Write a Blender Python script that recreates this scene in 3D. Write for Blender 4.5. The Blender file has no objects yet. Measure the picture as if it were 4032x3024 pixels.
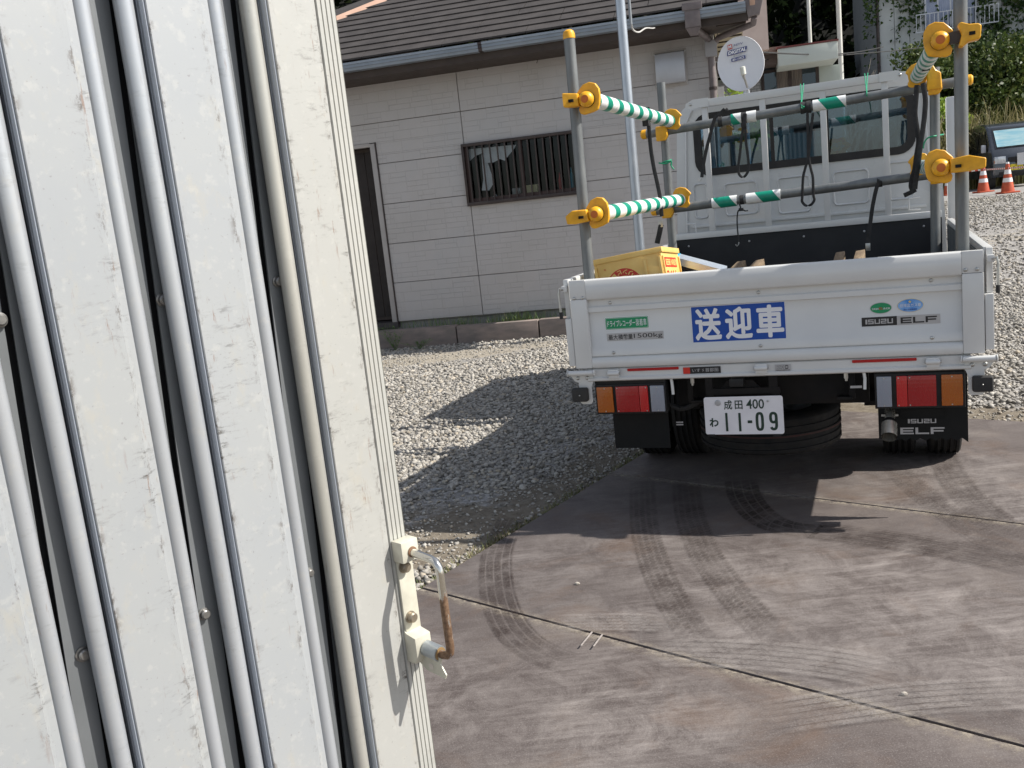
import bpy, math, random
import numpy as np
from mathutils import Vector, Matrix, Euler
random.seed(7); rng = np.random.default_rng(7)
scene = bpy.context.scene; C = scene.collection
# ------------------------------------------------------------ camera
PITCH, ROLL, EYE, FPX = 0.182992, -0.10791, 1.42, 3694.9
fw = Vector((0, math.cos(PITCH), -math.sin(PITCH)))
rt0 = Vector((1, 0, 0)); up0 = Vector((0, math.sin(PITCH), math.cos(PITCH)))
rt = rt0*math.cos(ROLL) + up0*math.sin(ROLL); upv = -rt0*math.sin(ROLL) + up0*math.cos(ROLL)
CAMO = Vector((0, 0, EYE))
cam = bpy.data.cameras.new('camera'); camo = bpy.data.objects.new('camera', cam); C.objects.link(camo)
cam.sensor_width = 36; cam.lens = FPX/4032*36; cam.clip_start = 0.02; cam.clip_end = 600
camo.matrix_world = Matrix(((rt.x, upv.x, -fw.x, 0), (rt.y, upv.y, -fw.y, 0), (rt.z, upv.z, -fw.z, EYE), (0, 0, 0, 1)))
scene.camera = camo
# ------------------------------------------------------------ sky, sun, exposure
SUNV = Vector((1.027, -0.185, 1.0)).normalized()
w = bpy.data.worlds.new('World'); scene.world = w; w.use_nodes = True
nt = w.node_tree; bg = nt.nodes['Background']; sky = nt.nodes.new('ShaderNodeTexSky')
sky.sky_type = 'NISHITA'; sky.sun_disc = False
sky.sun_elevation = math.asin(SUNV.z); sky.sun_rotation = math.atan2(SUNV.x, SUNV.y)
hs = nt.nodes.new('ShaderNodeHueSaturation'); hs.inputs['Saturation'].default_value = .55   # hazy, pale sky
nt.links.new(sky.outputs[0], hs.inputs['Color']); nt.links.new(hs.outputs[0], bg.inputs[0]); bg.inputs[1].default_value = 0.108
sl = bpy.data.lights.new('sun', 'SUN'); sl.energy = 4.6; sl.angle = math.radians(0.5); sl.color = (1.0, 0.955, 0.88)
so = bpy.data.objects.new('sun', sl); C.objects.link(so); so.rotation_euler = SUNV.to_track_quat('Z', 'Y').to_euler()
so.location = (8, -4, 12)
scene.view_settings.view_transform = 'Standard'; scene.view_settings.look = 'None'
scene.view_settings.exposure = 0.55; scene.view_settings.gamma = 1
try: scene.view_settings.use_curve_mapping = False
except Exception: pass

# ------------------------------------------------------------ survey helpers: sight lines measured on the photograph meet real planes
def ray(x, y): return fw + rt*((x-2016)/FPX) - upv*((y-1512)/FPX)
def onz(x, y, z=0.0):
    d = ray(x, y); return CAMO + d*((z-EYE)/d.z)
def depth(x, y, Z): return CAMO + ray(x, y)*Z
class Frame:
    def __init__(s, o, yaw):
        s.o = Vector(o); s.yaw = yaw; s.X = Vector((math.cos(yaw), math.sin(yaw), 0)); s.Y = Vector((-math.sin(yaw), math.cos(yaw), 0))
    def at(s, x, y, ly=0.0):
        d = ray(x, y); P = s.o + s.Y*ly; q = CAMO + d*((P-CAMO).dot(s.Y)/d.dot(s.Y)) - s.o
        return (q.dot(s.X), q.z)
    def loc(s, p):
        q = Vector(p)-s.o; return Vector((q.dot(s.X), q.dot(s.Y), q.z))
    def world(s, p): return s.o + s.X*p[0] + s.Y*p[1] + Vector((0, 0, p[2]))
TF = Frame((1.0657, 3.8634, 0), -0.39056)
HF = Frame((-0.963, 11.1455, 0), -0.2536)
GF = Frame((-0.19338, 1.40901, 0), math.atan2(.7142, .700))
def z1(x, y): return (2200+x/2.212, 900+y/2.212)
def z2(x, y): return (3100+x/2.37, 900+y/2.37)
def z3(x, y): return (2200+x/2.765, 1350+y/2.765)
def z4(x, y): return (3000+x/2.1434, 1350+y/2.1434)
def z5(x, y): return (2150+x/2.212, y/2.212)
def z6(x, y): return (3032+x/2.212, y/2.212)
def z7(x, y): return (2200+x/2.765, 400+y/2.765)
def z8(x, y): return (3332+x/2.553, 350+y/2.553)
def z9(x, y): return (2700+x/2.765, 100+y/2.765)
def zA(x, y): return (2600+x/2.458, 1400+y/2.458)
def zD(x, y): return (x*1.82278, y*1.82278)
def hH(x, y): return (1300+x/2.212, y/2.212)

# ------------------------------------------------------------ object helpers
def link(o, parent=None):
    C.objects.link(o)
    if parent is not None: o.parent = parent
    return o
def thing(name, label, cat, frame=None, group=None, loc=(0, 0, 0), rz=0):
    o = bpy.data.objects.new(name, None); C.objects.link(o); o.empty_display_size = .1
    if frame is not None: o.location = frame.o; o.rotation_euler = (0, 0, frame.yaw)
    else: o.location = loc; o.rotation_euler = (0, 0, rz)
    return tag(o, label, cat, group)
def tag(o, label=None, cat=None, group=None, kind=None):
    if label: o['label'] = label
    if cat: o['category'] = cat
    if group: o['group'] = group
    if kind: o['kind'] = kind
    return o
class MB:
    def __init__(s): s.v = []; s.f = []; s.uv = {}
    def add(s, vs, fs):
        n = len(s.v); s.v += [tuple(v) for v in vs]; s.f += [tuple(i+n for i in f) for f in fs]; return s
    def box(s, a, b, R=None, o=None):
        x0, y0, z0 = a; x1, y1, z1_ = b
        vs = [Vector(p) for p in ((x0,y0,z0),(x1,y0,z0),(x1,y1,z0),(x0,y1,z0),(x0,y0,z1_),(x1,y0,z1_),(x1,y1,z1_),(x0,y1,z1_))]
        if R is not None: vs = [R @ v for v in vs]
        if o is not None: vs = [v + Vector(o) for v in vs]
        return s.add(vs, [(0,3,2,1),(4,5,6,7),(0,1,5,4),(1,2,6,5),(2,3,7,6),(3,0,4,7)])
    def prism(s, poly, d, cap=True):
        """poly: list of 3-D points (planar, any order), extruded by d"""
        n = len(poly); d = Vector(d); vs = [Vector(p) for p in poly] + [Vector(p)+d for p in poly]
        fs = [(i, (i+1) % n, n+(i+1) % n, n+i) for i in range(n)]
        if cap: fs += [tuple(range(n))[::-1], tuple(range(n, 2*n))]
        return s.add(vs, fs)
    def tube(s, pts, r, seg=12, cap=True, flat=None):
        pts = [Vector(p) for p in pts]; n = len(pts); rr = r if isinstance(r, list) else [r]*n
        T = []
        for i in range(n):
            a = pts[max(i-1, 0)]; b = pts[min(i+1, n-1)]; T.append((b-a).normalized())
        ref = Vector((0, 0, 1)) if abs(T[0].z) < .9 else Vector((0, 1, 0))
        if flat is not None: ref = Vector(flat)
        base = len(s.v); nx = None
        for i in range(n):
            a = ref - T[i]*ref.dot(T[i]) if nx is None or flat is not None else nx - T[i]*nx.dot(T[i])
            if a.length < 1e-6: a = Vector((1, 0, 0)) - T[i]*T[i].x
            a.normalize(); nx = a; b = T[i].cross(a)
            for k in range(seg):
                t = 2*math.pi*k/seg
                ra, rb = rr[i] if isinstance(rr[i], tuple) else (rr[i], rr[i])
                s.v.append(tuple(pts[i] + a*(math.cos(t)*ra) + b*(math.sin(t)*rb)))
        for i in range(n-1):
            for k in range(seg):
                a0 = base+i*seg+k; a1 = base+i*seg+(k+1) % seg
                s.f.append((a0, a1, a1+seg, a0+seg))
        if cap:
            s.f.append(tuple(base+k for k in range(seg))[::-1]); s.f.append(tuple(base+(n-1)*seg+k for k in range(seg)))
        return s
    def lathe(s, prof, o, ax, seg=20):
        """prof: list of (radius, distance along axis)"""
        o = Vector(o); ax = Vector(ax).normalized(); ref = Vector((0,0,1)) if abs(ax.z) < .9 else Vector((1,0,0))
        a = (ref-ax*ref.dot(ax)).normalized(); b = ax.cross(a); base = len(s.v); n = len(prof)
        for r, h in prof:
            for k in range(seg):
                t = 2*math.pi*k/seg; s.v.append(tuple(o+ax*h+a*(math.cos(t)*r)+b*(math.sin(t)*r)))
        for i in range(n-1):
            for k in range(seg):
                a0 = base+i*seg+k; a1 = base+i*seg+(k+1) % seg; s.f.append((a0, a1, a1+seg, a0+seg))
        s.f.append(tuple(base+k for k in range(seg))[::-1]); s.f.append(tuple(base+(n-1)*seg+k for k in range(seg)))
        return s
    def build(s, name, mat, parent=None, smooth=None, bev=0, seg=2):
        me = bpy.data.meshes.new(name); me.from_pydata(s.v, [], s.f); me.update()
        import bmesh
        bm = bmesh.new(); bm.from_mesh(me); bmesh.ops.recalc_face_normals(bm, faces=bm.faces)
        if bev:
            es = [e for e in bm.edges if len(e.link_faces) == 2 and e.calc_face_angle(0) > .6]
            bmesh.ops.bevel(bm, geom=es, offset=bev, segments=seg, affect='EDGES', profile=.6, clamp_overlap=True)
        ang = .6 if smooth is None else smooth
        for f in bm.faces: f.smooth = True
        for e in bm.edges:
            if len(e.link_faces) == 2 and e.calc_face_angle(0) > ang: e.smooth = False
        bm.to_mesh(me); bm.free()
        if mat is not None: me.materials.append(mat)
        o = bpy.data.objects.new(name, me); link(o, parent); return o
def npmesh(name, V, F, mat, parent=None, attr=None, smooth=False):
    me = bpy.data.meshes.new(name); k = F.shape[1]
    me.vertices.add(len(V)); me.vertices.foreach_set('co', np.asarray(V, np.float32).ravel())
    me.loops.add(F.size); me.loops.foreach_set('vertex_index', F.astype(np.int32).ravel())
    me.polygons.add(len(F)); me.polygons.foreach_set('loop_start', np.arange(0, F.size, k, dtype=np.int32))
    if smooth: me.polygons.foreach_set('use_smooth', np.ones(len(F), bool))
    me.update(calc_edges=True)
    if attr is not None:
        a = me.attributes.new('tone', 'FLOAT', 'POINT'); a.data.foreach_set('value', np.asarray(attr, np.float32))
    me.materials.append(mat); o = bpy.data.objects.new(name, me); link(o, parent); return o

# ------------------------------------------------------------ materials
def newmat(name):
    m = bpy.data.materials.new(name); m.use_nodes = True; n = m.node_tree; return m, n, n.nodes['Principled BSDF']
def ramp(n, src, stops):
    r = n.nodes.new('ShaderNodeValToRGB'); n.links.new(src, r.inputs[0]); e = r.color_ramp.elements
    while len(e) < len(stops): e.new(.5)
    for i, (p, c) in enumerate(stops): e[i].position = p; e[i].color = c if len(c) == 4 else (*c, 1)
    return r.outputs[0]
def noise(n, vec, scale, detail=4, rough=.55, dist=0):
    x = n.nodes.new('ShaderNodeTexNoise'); x.inputs['Scale'].default_value = scale; x.inputs['Detail'].default_value = detail
    x.inputs['Roughness'].default_value = rough; x.inputs['Distortion'].default_value = dist
    if vec is not None: n.links.new(vec, x.inputs['Vector'])
    return x.outputs['Fac']
def coords(n, scale=(1, 1, 1), rot=(0, 0, 0), kind='Object', loc=(0, 0, 0)):
    t = n.nodes.new('ShaderNodeTexCoord'); m = n.nodes.new('ShaderNodeMapping')
    m.inputs['Scale'].default_value = scale; m.inputs['Rotation'].default_value = rot; m.inputs['Location'].default_value = loc
    n.links.new(t.outputs[kind], m.inputs[0]); return m.outputs[0]
def mixc(n, fac, a, b, bt='MIX'):
    m = n.nodes.new('ShaderNodeMix'); m.data_type = 'RGBA'; m.blend_type = bt
    for i, s in ((0, fac), (6, a), (7, b)):
        if isinstance(s, (int, float)): m.inputs[i].default_value = s
        elif isinstance(s, tuple): m.inputs[i].default_value = s if len(s) == 4 else (*s, 1)
        else: n.links.new(s, m.inputs[i])
    return m.outputs[2]
def math_(n, op, a, b=None, c=None):
    m = n.nodes.new('ShaderNodeMath'); m.operation = op
    for i, s in enumerate((a, b, c)):
        if s is None: continue
        if isinstance(s, (int, float)): m.inputs[i].default_value = s
        else: n.links.new(s, m.inputs[i])
    return m.outputs[0]
def bump(n, b, h, strength=.3, dist=.01, prev=None):
    x = n.nodes.new('ShaderNodeBump'); x.inputs['Strength'].default_value = strength; x.inputs['Distance'].default_value = dist
    n.links.new(h, x.inputs['Height'])
    if prev is not None: n.links.new(prev, x.inputs['Normal'])
    if b is not None: n.links.new(x.outputs[0], b.inputs['Normal'])
    return x.outputs[0]
def M(name, c1, c2=None, scale=8, rough=.5, metal=0, bmp=0, bscale=60, bdist=.004, stretch=(1, 1, 1), coat=0, r2=None, lo=.35, hi=.65, spec=None, kind='Object'):
    m, n, b = newmat(name); b.inputs['Roughness'].default_value = rough; b.inputs['Metallic'].default_value = metal
    v = coords(n, stretch, kind=kind)
    if c2 is None: c2 = tuple(x*.86 for x in c1)
    f = noise(n, v, scale, 6, .6); col = ramp(n, f, [(lo, c1), (hi, c2)]); n.links.new(col, b.inputs['Base Color'])
    r = n.nodes.new('ShaderNodeMapRange'); n.links.new(noise(n, v, scale*2.3, 5), r.inputs[0]); r.inputs[3].default_value = rough*.8; r.inputs[4].default_value = (r2 if r2 else min(1, rough*1.2)); n.links.new(r.outputs[0], b.inputs['Roughness'])
    if coat: b.inputs['Coat Weight'].default_value = coat; b.inputs['Coat Roughness'].default_value = .08
    if spec is not None: b.inputs['Specular IOR Level'].default_value = spec
    if bmp: bump(n, b, noise(n, v, bscale, 4, .6), bmp, bdist)
    return m
MT = {}
MT['white'] = M('white_paint', (.665, .665, .65), (.61, .61, .60), 3, .32, coat=.4, bmp=.02, bscale=300, bdist=.0005)
MT['cabwhite'] = M('cab_white_paint', (.66, .67, .665), (.60, .61, .61), 2.2, .28, coat=.5)
MT['zinc'] = M('zinc_steel', (.55, .55, .53), (.42, .42, .41), 30, .35, .9, bmp=.1, bscale=200)
MT['exh'] = M('stainless_tip', (.52, .49, .43), (.36, .33, .28), 20, .25, .7)
MT['chrome'] = M('polished_steel', (.7, .68, .64), (.55, .52, .47), 20, .18, 1)
MT['galv'] = M('galvanised_pole', (.50, .53, .57), (.37, .41, .46), 18, .38, .7, bmp=.06, bscale=90, stretch=(1, 1, .25))
MT['pipe'] = M('weathered_scaffold_pipe', (.225, .235, .235), (.135, .145, .15), 16, .5, .45, bmp=.15, bscale=140, stretch=(1, 1, .3), lo=.3, hi=.7)
MT['black'] = M('black_plastic', (.012, .012, .013), (.018, .018, .018), 20, .5, spec=.3, bmp=.05, bscale=400)
MT['rubber'] = M('black_rubber', (.02, .02, .021), (.032, .03, .028), 9, .75, bmp=.1, bscale=120)
MT['flap'] = M('mudflap_rubber', (.006, .007, .008), (.010, .010, .010), 6, .6, spec=.22, bmp=.05, bscale=200)
MT['chassis'] = M('chassis_black', (.006, .006, .007), (.013, .011, .010), 8, .6, 0, spec=.22, bmp=.1)
MT['tread'] = M('tyre_tread_rubber', (.012, .012, .013), (.022, .02, .018), 14, .8, spec=.25, bmp=.3, bscale=60)
MT['redline'] = M('red_tread_line', (.045, .012, .010), (.03, .012, .01), 30, .8)
MT['yellow'] = M('yellow_cover_plastic', (.84, .42, .014), (.60, .27, .012), 26, .42, coat=.08, lo=.42, hi=.78, bmp=.10, bscale=120, bdist=.002)
MT['orangecap'] = M('orange_cap', (.60, .15, .015), (.50, .12, .012), 30, .45)
MT['web'] = M('black_webbing', (.016, .016, .017), (.028, .028, .03), 60, .75, bmp=.3, bscale=500)
MT['gcord'] = M('green_cord', (.005, .30, .15), (.01, .22, .11), 60, .55)
MT['blue'] = M('blue_sticker', (.005, .06, .34), (.006, .07, .36), 10, .32)
MT['wsticker'] = M('white_print', (.8, .8, .82), (.76, .76, .78), 10, .4)
MT['gsticker'] = M('green_sticker', (.008, .27, .11), (.01, .25, .10), 10, .35)
MT['silver'] = M('silver_sticker', (.46, .46, .47), (.42, .42, .43), 20, .35, .3)
MT['ink'] = M('black_print', (.012, .012, .014), (.018, .018, .02), 20, .4)
MT['pgreen'] = M('dark_green_print', (.008, .035, .022), (.01, .03, .02), 20, .4)
MT['red'] = M('red_reflector', (.42, .008, .01), (.36, .006, .008), 40, .25)
MT['redprint'] = M('red_print', (.62, .03, .015), (.55, .025, .012), 10, .4)
MT['sky'] = M('light_blue_sticker', (.03, .22, .62), (.3, .5, .8), 16, .3)
MT['gold'] = M('gold_print', (.75, .55, .15), (.7, .5, .12), 16, .4)
MT['crate'] = M('yellow_crate_plastic', (.84, .58, .20), (.78, .50, .14), 10, .42, bmp=.05)
MT['wood'] = M('weathered_timber', (.30, .22, .14), (.16, .11, .07), 7, .8, bmp=.3, bscale=30, stretch=(6, .6, 6))
MT['plateW'] = M('number_plate_white', (.78, .77, .79), (.72, .70, .73), 12, .4)
MT['darkin'] = M('dark_interior', (.02, .02, .022), (.035, .034, .034), 5, .8)
MT['seat'] = M('grey_seat_fabric', (.05, .052, .058), (.03, .03, .034), 30, .9)
MT['bedblack'] = M('black_bed_lining', (.010, .011, .014), (.016, .017, .02), 6, .6)
MT['bedgrey'] = M('grey_bed_inner', (.10, .11, .115), (.14, .15, .15), 6, .6)
def glass(name, tint, refl=.25, rough=.02, alpha=.75):
    m, n, b = newmat(name); n.nodes.remove(b); out = n.nodes['Material Output']
    t = n.nodes.new('ShaderNodeBsdfTransparent'); t.inputs[0].default_value = (*tint, 1)
    g = n.nodes.new('ShaderNodeBsdfGlossy'); g.inputs[0].default_value = (.9, .95, 1, 1); g.inputs['Roughness'].default_value = rough
    fr = n.nodes.new('ShaderNodeFresnel'); fr.inputs[0].default_value = 1.5
    a = math_(n, 'MULTIPLY', fr.outputs[0], refl); mx = n.nodes.new('ShaderNodeMixShader')
    n.links.new(a, mx.inputs[0]); n.links.new(t.outputs[0], mx.inputs[1]); n.links.new(g.outputs[0], mx.inputs[2]); n.links.new(mx.outputs[0], out.inputs[0])
    return m
MT['glass'] = glass('cab_window_glass', (.38, .49, .56), 2.6)  # blue tint stands in for the blue reflections in the rear window
MT['wglass'] = glass('house_window_glass', (.85, .87, .88), .35)
MT['vglass'] = glass('vehicle_glass', (.25, .28, .3), 1.2)
def lens(name, col, tr=.25):
    m, n, b = newmat(name); v = coords(n)
    sp = n.nodes.new('ShaderNodeSeparateXYZ'); n.links.new(v, sp.inputs[0])
    s = math_(n, 'SINE', math_(n, 'MULTIPLY', sp.outputs[0], 900)); s2 = math_(n, 'SINE', math_(n, 'MULTIPLY', sp.outputs[2], 420))
    b.inputs['Base Color'].default_value = (*col, 1); b.inputs['Roughness'].default_value = .22; b.inputs['Coat Weight'].default_value = .4
    b.inputs['Coat Roughness'].default_value = .05
    b.inputs['Subsurface Weight'].default_value = tr; b.inputs['Subsurface Radius'].default_value = (.03, .01, .01)
    bump(n, b, math_(n, 'ADD', s, math_(n, 'MULTIPLY', s2, .5)), .2, .001); return m
MT['amber'] = lens('amber_lens', (.40, .10, .004)); MT['redlens'] = lens('red_lens', (.34, .003, .006)); MT['clear'] = lens('clear_lens', (.27, .29, .34))
MT['redlens2'] = lens('red_reflector_lens', (.50, .010, .012))
def stripe_mat(name, axis, period, frac, ca, cb, slant=(0, 0), rough=.35, dirt=.2):
    m, n, b = newmat(name); v = coords(n); sp = n.nodes.new('ShaderNodeSeparateXYZ'); n.links.new(v, sp.inputs[0])
    ax = [i for i in range(3) if i != axis]
    t = math_(n, 'ADD', sp.outputs[axis], math_(n, 'ADD', math_(n, 'MULTIPLY', sp.outputs[ax[0]], slant[0]), math_(n, 'MULTIPLY', sp.outputs[ax[1]], slant[1])))
    fr = math_(n, 'FRACT', math_(n, 'MULTIPLY', t, 1/period)); k = math_(n, 'LESS_THAN', fr, frac)
    c = mixc(n, k, ca, cb); d = ramp(n, noise(n, v, 40, 5), [(.45, (1, 1, 1)), (.75, (1-dirt, 1-dirt, 1-dirt*1.1))])
    n.links.new(mixc(n, 1.0, c, d, 'MULTIPLY'), b.inputs['Base Color']); b.inputs['Roughness'].default_value = rough
    bump(n, b, noise(n, v, 60, 3), .05, .003); return m
GRN = (.004, .26, .17); WHT = (.80, .81, .80)
MT['railstripe'] = stripe_mat('green_white_banded_cushion', 1, .158, .42, WHT, GRN, (.12, .25))
def band_mat(c, hw, z0):
    m, n, b = newmat('marker_sleeve_print'); sp = n.nodes.new('ShaderNodeSeparateXYZ'); v = coords(n); n.links.new(v, sp.inputs[0])
    t = math_(n, 'ADD', sp.outputs[0], math_(n, 'MULTIPLY', math_(n, 'SUBTRACT', sp.outputs[2], z0), .75))
    k = math_(n, 'LESS_THAN', math_(n, 'ABSOLUTE', math_(n, 'SUBTRACT', t, c)), hw); d = ramp(n, noise(n, v, 50, 5), [(.45, (1, 1, 1)), (.8, (.8, .8, .79))])
    n.links.new(mixc(n, 1., mixc(n, k, WHT, GRN), d, 'MULTIPLY'), b.inputs['Base Color']); b.inputs['Roughness'].default_value = .35; return m

def text(name, s, mat, parent, x0, z0, x1, z1_, y=0.0, bold=.0, ext=.0006, shear=0, flip=False, R=None):
    """lettering that fills the rectangle x0..x1, z0..z1 of the local XZ plane at depth y, facing -y"""
    cu = bpy.data.curves.new(name, 'FONT'); cu.body = s; cu.offset = bold; cu.extrude = .01; cu.resolution_u = 3; cu.shear = shear
    ob = bpy.data.objects.new(name, cu); C.objects.link(ob)
    dg = bpy.context.evaluated_depsgraph_get(); me = bpy.data.meshes.new_from_object(ob.evaluated_get(dg))
    bpy.data.objects.remove(ob); bpy.data.curves.remove(cu)
    n = len(me.vertices); co = np.empty(n*3, np.float32); me.vertices.foreach_get('co', co); co = co.reshape(-1, 3)
    mn = co.min(0); mx = co.max(0); q = (co-mn)/np.maximum(mx-mn, 1e-6)
    if flip: q[:, 0] = 1-q[:, 0]; q[:, 1] = 1-q[:, 1]
    out = np.stack([x0+q[:, 0]*(x1-x0), y-q[:, 2]*ext, z0+q[:, 1]*(z1_-z0)], 1)
    if R is not None:
        A = np.array(R[0]); out = out @ A.T + np.array(R[1])
    me.vertices.foreach_set('co', out.astype(np.float32).ravel()); me.materials.clear(); me.materials.append(mat); me.update()
    me.name = name; o = bpy.data.objects.new(name, me); link(o, parent); return o
GLY = {'I': [(.36, 0, .64, 1)], 'S': [(0, .8, 1, 1), (0, .4, .22, .8), (.22, .4, 1, .6), (.78, .2, 1, .4), (0, 0, 1, .2)], 'U': [(0, .2, .22, 1), (.78, .2, 1, 1), (0, 0, 1, .2)], 'Z': [(0, .8, 1, 1), (.78, .6, 1, .8), (0, .4, 1, .6), (0, .2, .22, .4), (0, 0, 1, .2)], 'E': [(0, 0, .2, 1), (.2, .78, 1, 1), (.2, .39, .95, .61), (.2, 0, 1, .22)], 'L': [(0, 0, .2, 1), (.2, 0, 1, .22)], 'F': [(0, 0, .2, 1), (.2, .78, 1, 1), (.2, .36, .93, .58)]}
def block(s, mat, parent, x0, z0, x1, z1_, y, gap=.16, ext=.0006):
    wds = [.34 if c == 'I' else 1 for c in s]; tot = sum(wds)+gap*(len(s)-1); k = (x1-x0)/tot; x = x0; mb = MB(); h = z1_-z0
    for c, w_ in zip(s, wds):
        for (a, b_, c2, d) in GLY[c]:
            if c == 'I': a, c2 = 0, 1
            e = .015 if len(s) > 3 else .0
            mb.box((x+a*w_*k, y-ext, z0+b_*h), (x+c2*w_*k, y, z0+d*h))
        x += (w_+gap)*k
    return mb.build('lettering', mat, parent)
def rrect(x0, z0, x1, z1_, r, y, k=4):
    P = []
    for cx, cz, a0 in ((x1-r, z1_-r, 0), (x0+r, z1_-r, 90), (x0+r, z0+r, 180), (x1-r, z0+r, 270)):
        for i in range(k+1):
            a = math.radians(a0+90*i/k); P.append((cx+r*math.cos(a), y, cz+r*math.sin(a)))
    return P
def sticker(name, mat, parent, x0, z0, x1, z1_, y, r=.002, th=.0008):
    return MB().prism(rrect(x0, z0, x1, z1_, r, y), (0, -th, 0)).build(name, mat, parent)
# ============================================================ GROUND
def gz(x, y):
    s = 0.5*x + 0.86*y; t = np.clip((s-13)/11, 0, 1); return -0.022 + 0.60*t*t*(3-2*t)*np.clip((x-2.0)/4+.2, 0, 1)
A1 = onz(*zD(910, 1270)); A2 = onz(*zD(1320, 1022)); 
jd = Vector((.747, -.665, 0)); ed = (A2-A1).normalized()
J2 = onz(*zD(1320, 1024)); J3p = onz(*zD(2091, 903))
# far edge of the third plate: a line through J3p along jd, met by the left edge line
def meet(p, d, q, e):
    det = d.x*(-e.y)+e.x*d.y; r = q-p; t = (r.x*(-e.y)+e.x*r.y)/det; return p+d*t
A3 = meet(A1, ed, J3p, jd); A0 = A1-ed*1.56
Lp = 3.2
def ground_mat():
    m, n, b = newmat('gravelly_ground'); v = coords(n, kind='Object'); b.inputs['Roughness'].default_value = .95; b.inputs['Specular IOR Level'].default_value = .15
    vo = n.nodes.new('ShaderNodeTexVoronoi'); vo.inputs['Scale'].default_value = 34; n.links.new(v, vo.inputs['Vector'])
    vc = n.nodes.new('ShaderNodeTexVoronoi'); vc.inputs['Scale'].default_value = 34; n.links.new(v, vc.inputs['Vector'])
    sp = n.nodes.new('ShaderNodeSeparateColor'); n.links.new(vc.outputs['Color'], sp.inputs[0])
    stone = ramp(n, sp.outputs[0], [(0, (.24, .23, .215)), (.5, (.34, .325, .31)), (1, (.46, .44, .42))])
    gap = ramp(n, vo.outputs['Distance'], [(.0, (1, 1, 1)), (.75, (.8, .8, .8)), (1, (.45, .44, .42))])
    st = mixc(n, 1.0, stone, gap, 'MULTIPLY')
    dirt = ramp(n, noise(n, v, 22, 8, .7), [(.35, (.15, .125, .095)), (.6, (.225, .195, .155)), (.75, (.30, .27, .225))])
    sy = n.nodes.new('ShaderNodeSeparateXYZ'); n.links.new(v, sy.inputs[0]); fy = n.nodes.new('ShaderNodeMapRange'); n.links.new(sy.outputs[1], fy.inputs[0]); fy.inputs[1].default_value = 7.5; fy.inputs[2].default_value = 9.3
    sand = ramp(n, noise(n, v, 30, 8, .7), [(.35, (.27, .24, .195)), (.6, (.37, .335, .28)), (.75, (.43, .40, .345))]); dirt = mixc(n, fy.outputs[0], dirt, sand)
    at = n.nodes.new('ShaderNodeAttribute'); at.attribute_name = 'tone'
    k = math_(n, 'ADD', at.outputs['Fac'], math_(n, 'MULTIPLY', math_(n, 'SUBTRACT', noise(n, v, 3.5, 7, .7), .5), 1.6))
    kk = ramp(n, k, [(.42, (0, 0, 0)), (.58, (1, 1, 1))])
    n.links.new(mixc(n, kk, dirt, st), b.inputs['Base Color'])
    h = mixc(n, kk, noise(n, v, 60, 6, .7), vo.outputs['Distance'])
    inv = math_(n, 'SUBTRACT', 1.0, h)
    bump(n, b, inv, .7, .012); return m
xs = np.concatenate([np.linspace(-90, -12, 14), np.linspace(-10, 14, 160), np.linspace(15, 90, 40)]); ys = np.concatenate([np.linspace(-30, -2, 10), np.linspace(-1, 18, 160), np.linspace(19, 130, 50)])
XX, YY = np.meshgrid(xs, ys); ZZ = gz(XX, YY)
def snoise(x, y, s, o=0):
    return (np.sin(x*s+1.3+o)*np.cos(y*s*1.21+.7+o*2)+.5*np.sin(x*s*2.3+y*s*1.7+o)+.25*np.cos(x*s*4.9-y*s*5.3))/1.75
def side(x, y):
    """metres of the point outside the left / far plate edges (negative: on the plates)"""
    nl = Vector((ed.y, -ed.x, 0)); dl = -((x-A1.x)*nl.x + (y-A1.y)*nl.y)
    nf = Vector((jd.y, -jd.x, 0)); 
    df = -((x-A3.x)*nf.x + (y-A3.y)*nf.y)
    df = df if nf.y < 0 else -df
    return np.maximum(dl, df), dl, df
S, DL, DF = side(XX, YY)
cover = np.clip((S-.12)/.45, 0, 1)*1.0
def patches(x, y):
    c = np.ones_like(x)
    def blob(cx, cy, rx, ry, k, ang=0.):
        ca, sa = math.cos(ang), math.sin(ang); u = (x-cx)*ca+(y-cy)*sa; v = -(x-cx)*sa+(y-cy)*ca
        return k*np.exp(-((u/rx)**2+(v/ry)**2))
    c -= blob(-.7, 9.75, 1.5, .38, 1.1, .1)
    c -= blob(-.5, 4.3, .60, .45, .7, -.6)
    c -= blob(8.6, 15.2, 3.5, .9, .5, .3)
    c -= blob(.6, 5.9, .35, .8, .5, -.6)
    return c
cover = cover*np.clip(patches(XX, YY), 0, 1)
ZZ = ZZ + .012*snoise(XX, YY, 1.1)*np.clip(S, 0, 1)
idx = np.arange(XX.size).reshape(XX.shape)
Fg = np.stack([idx[:-1, :-1], idx[:-1, 1:], idx[1:, 1:], idx[1:, :-1]], -1).reshape(-1, 4)
ground = npmesh('ground', np.stack([XX, YY, ZZ], -1).reshape(-1, 3), Fg, ground_mat(), attr=cover.ravel(), smooth=True); tag(ground, kind='structure')

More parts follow.
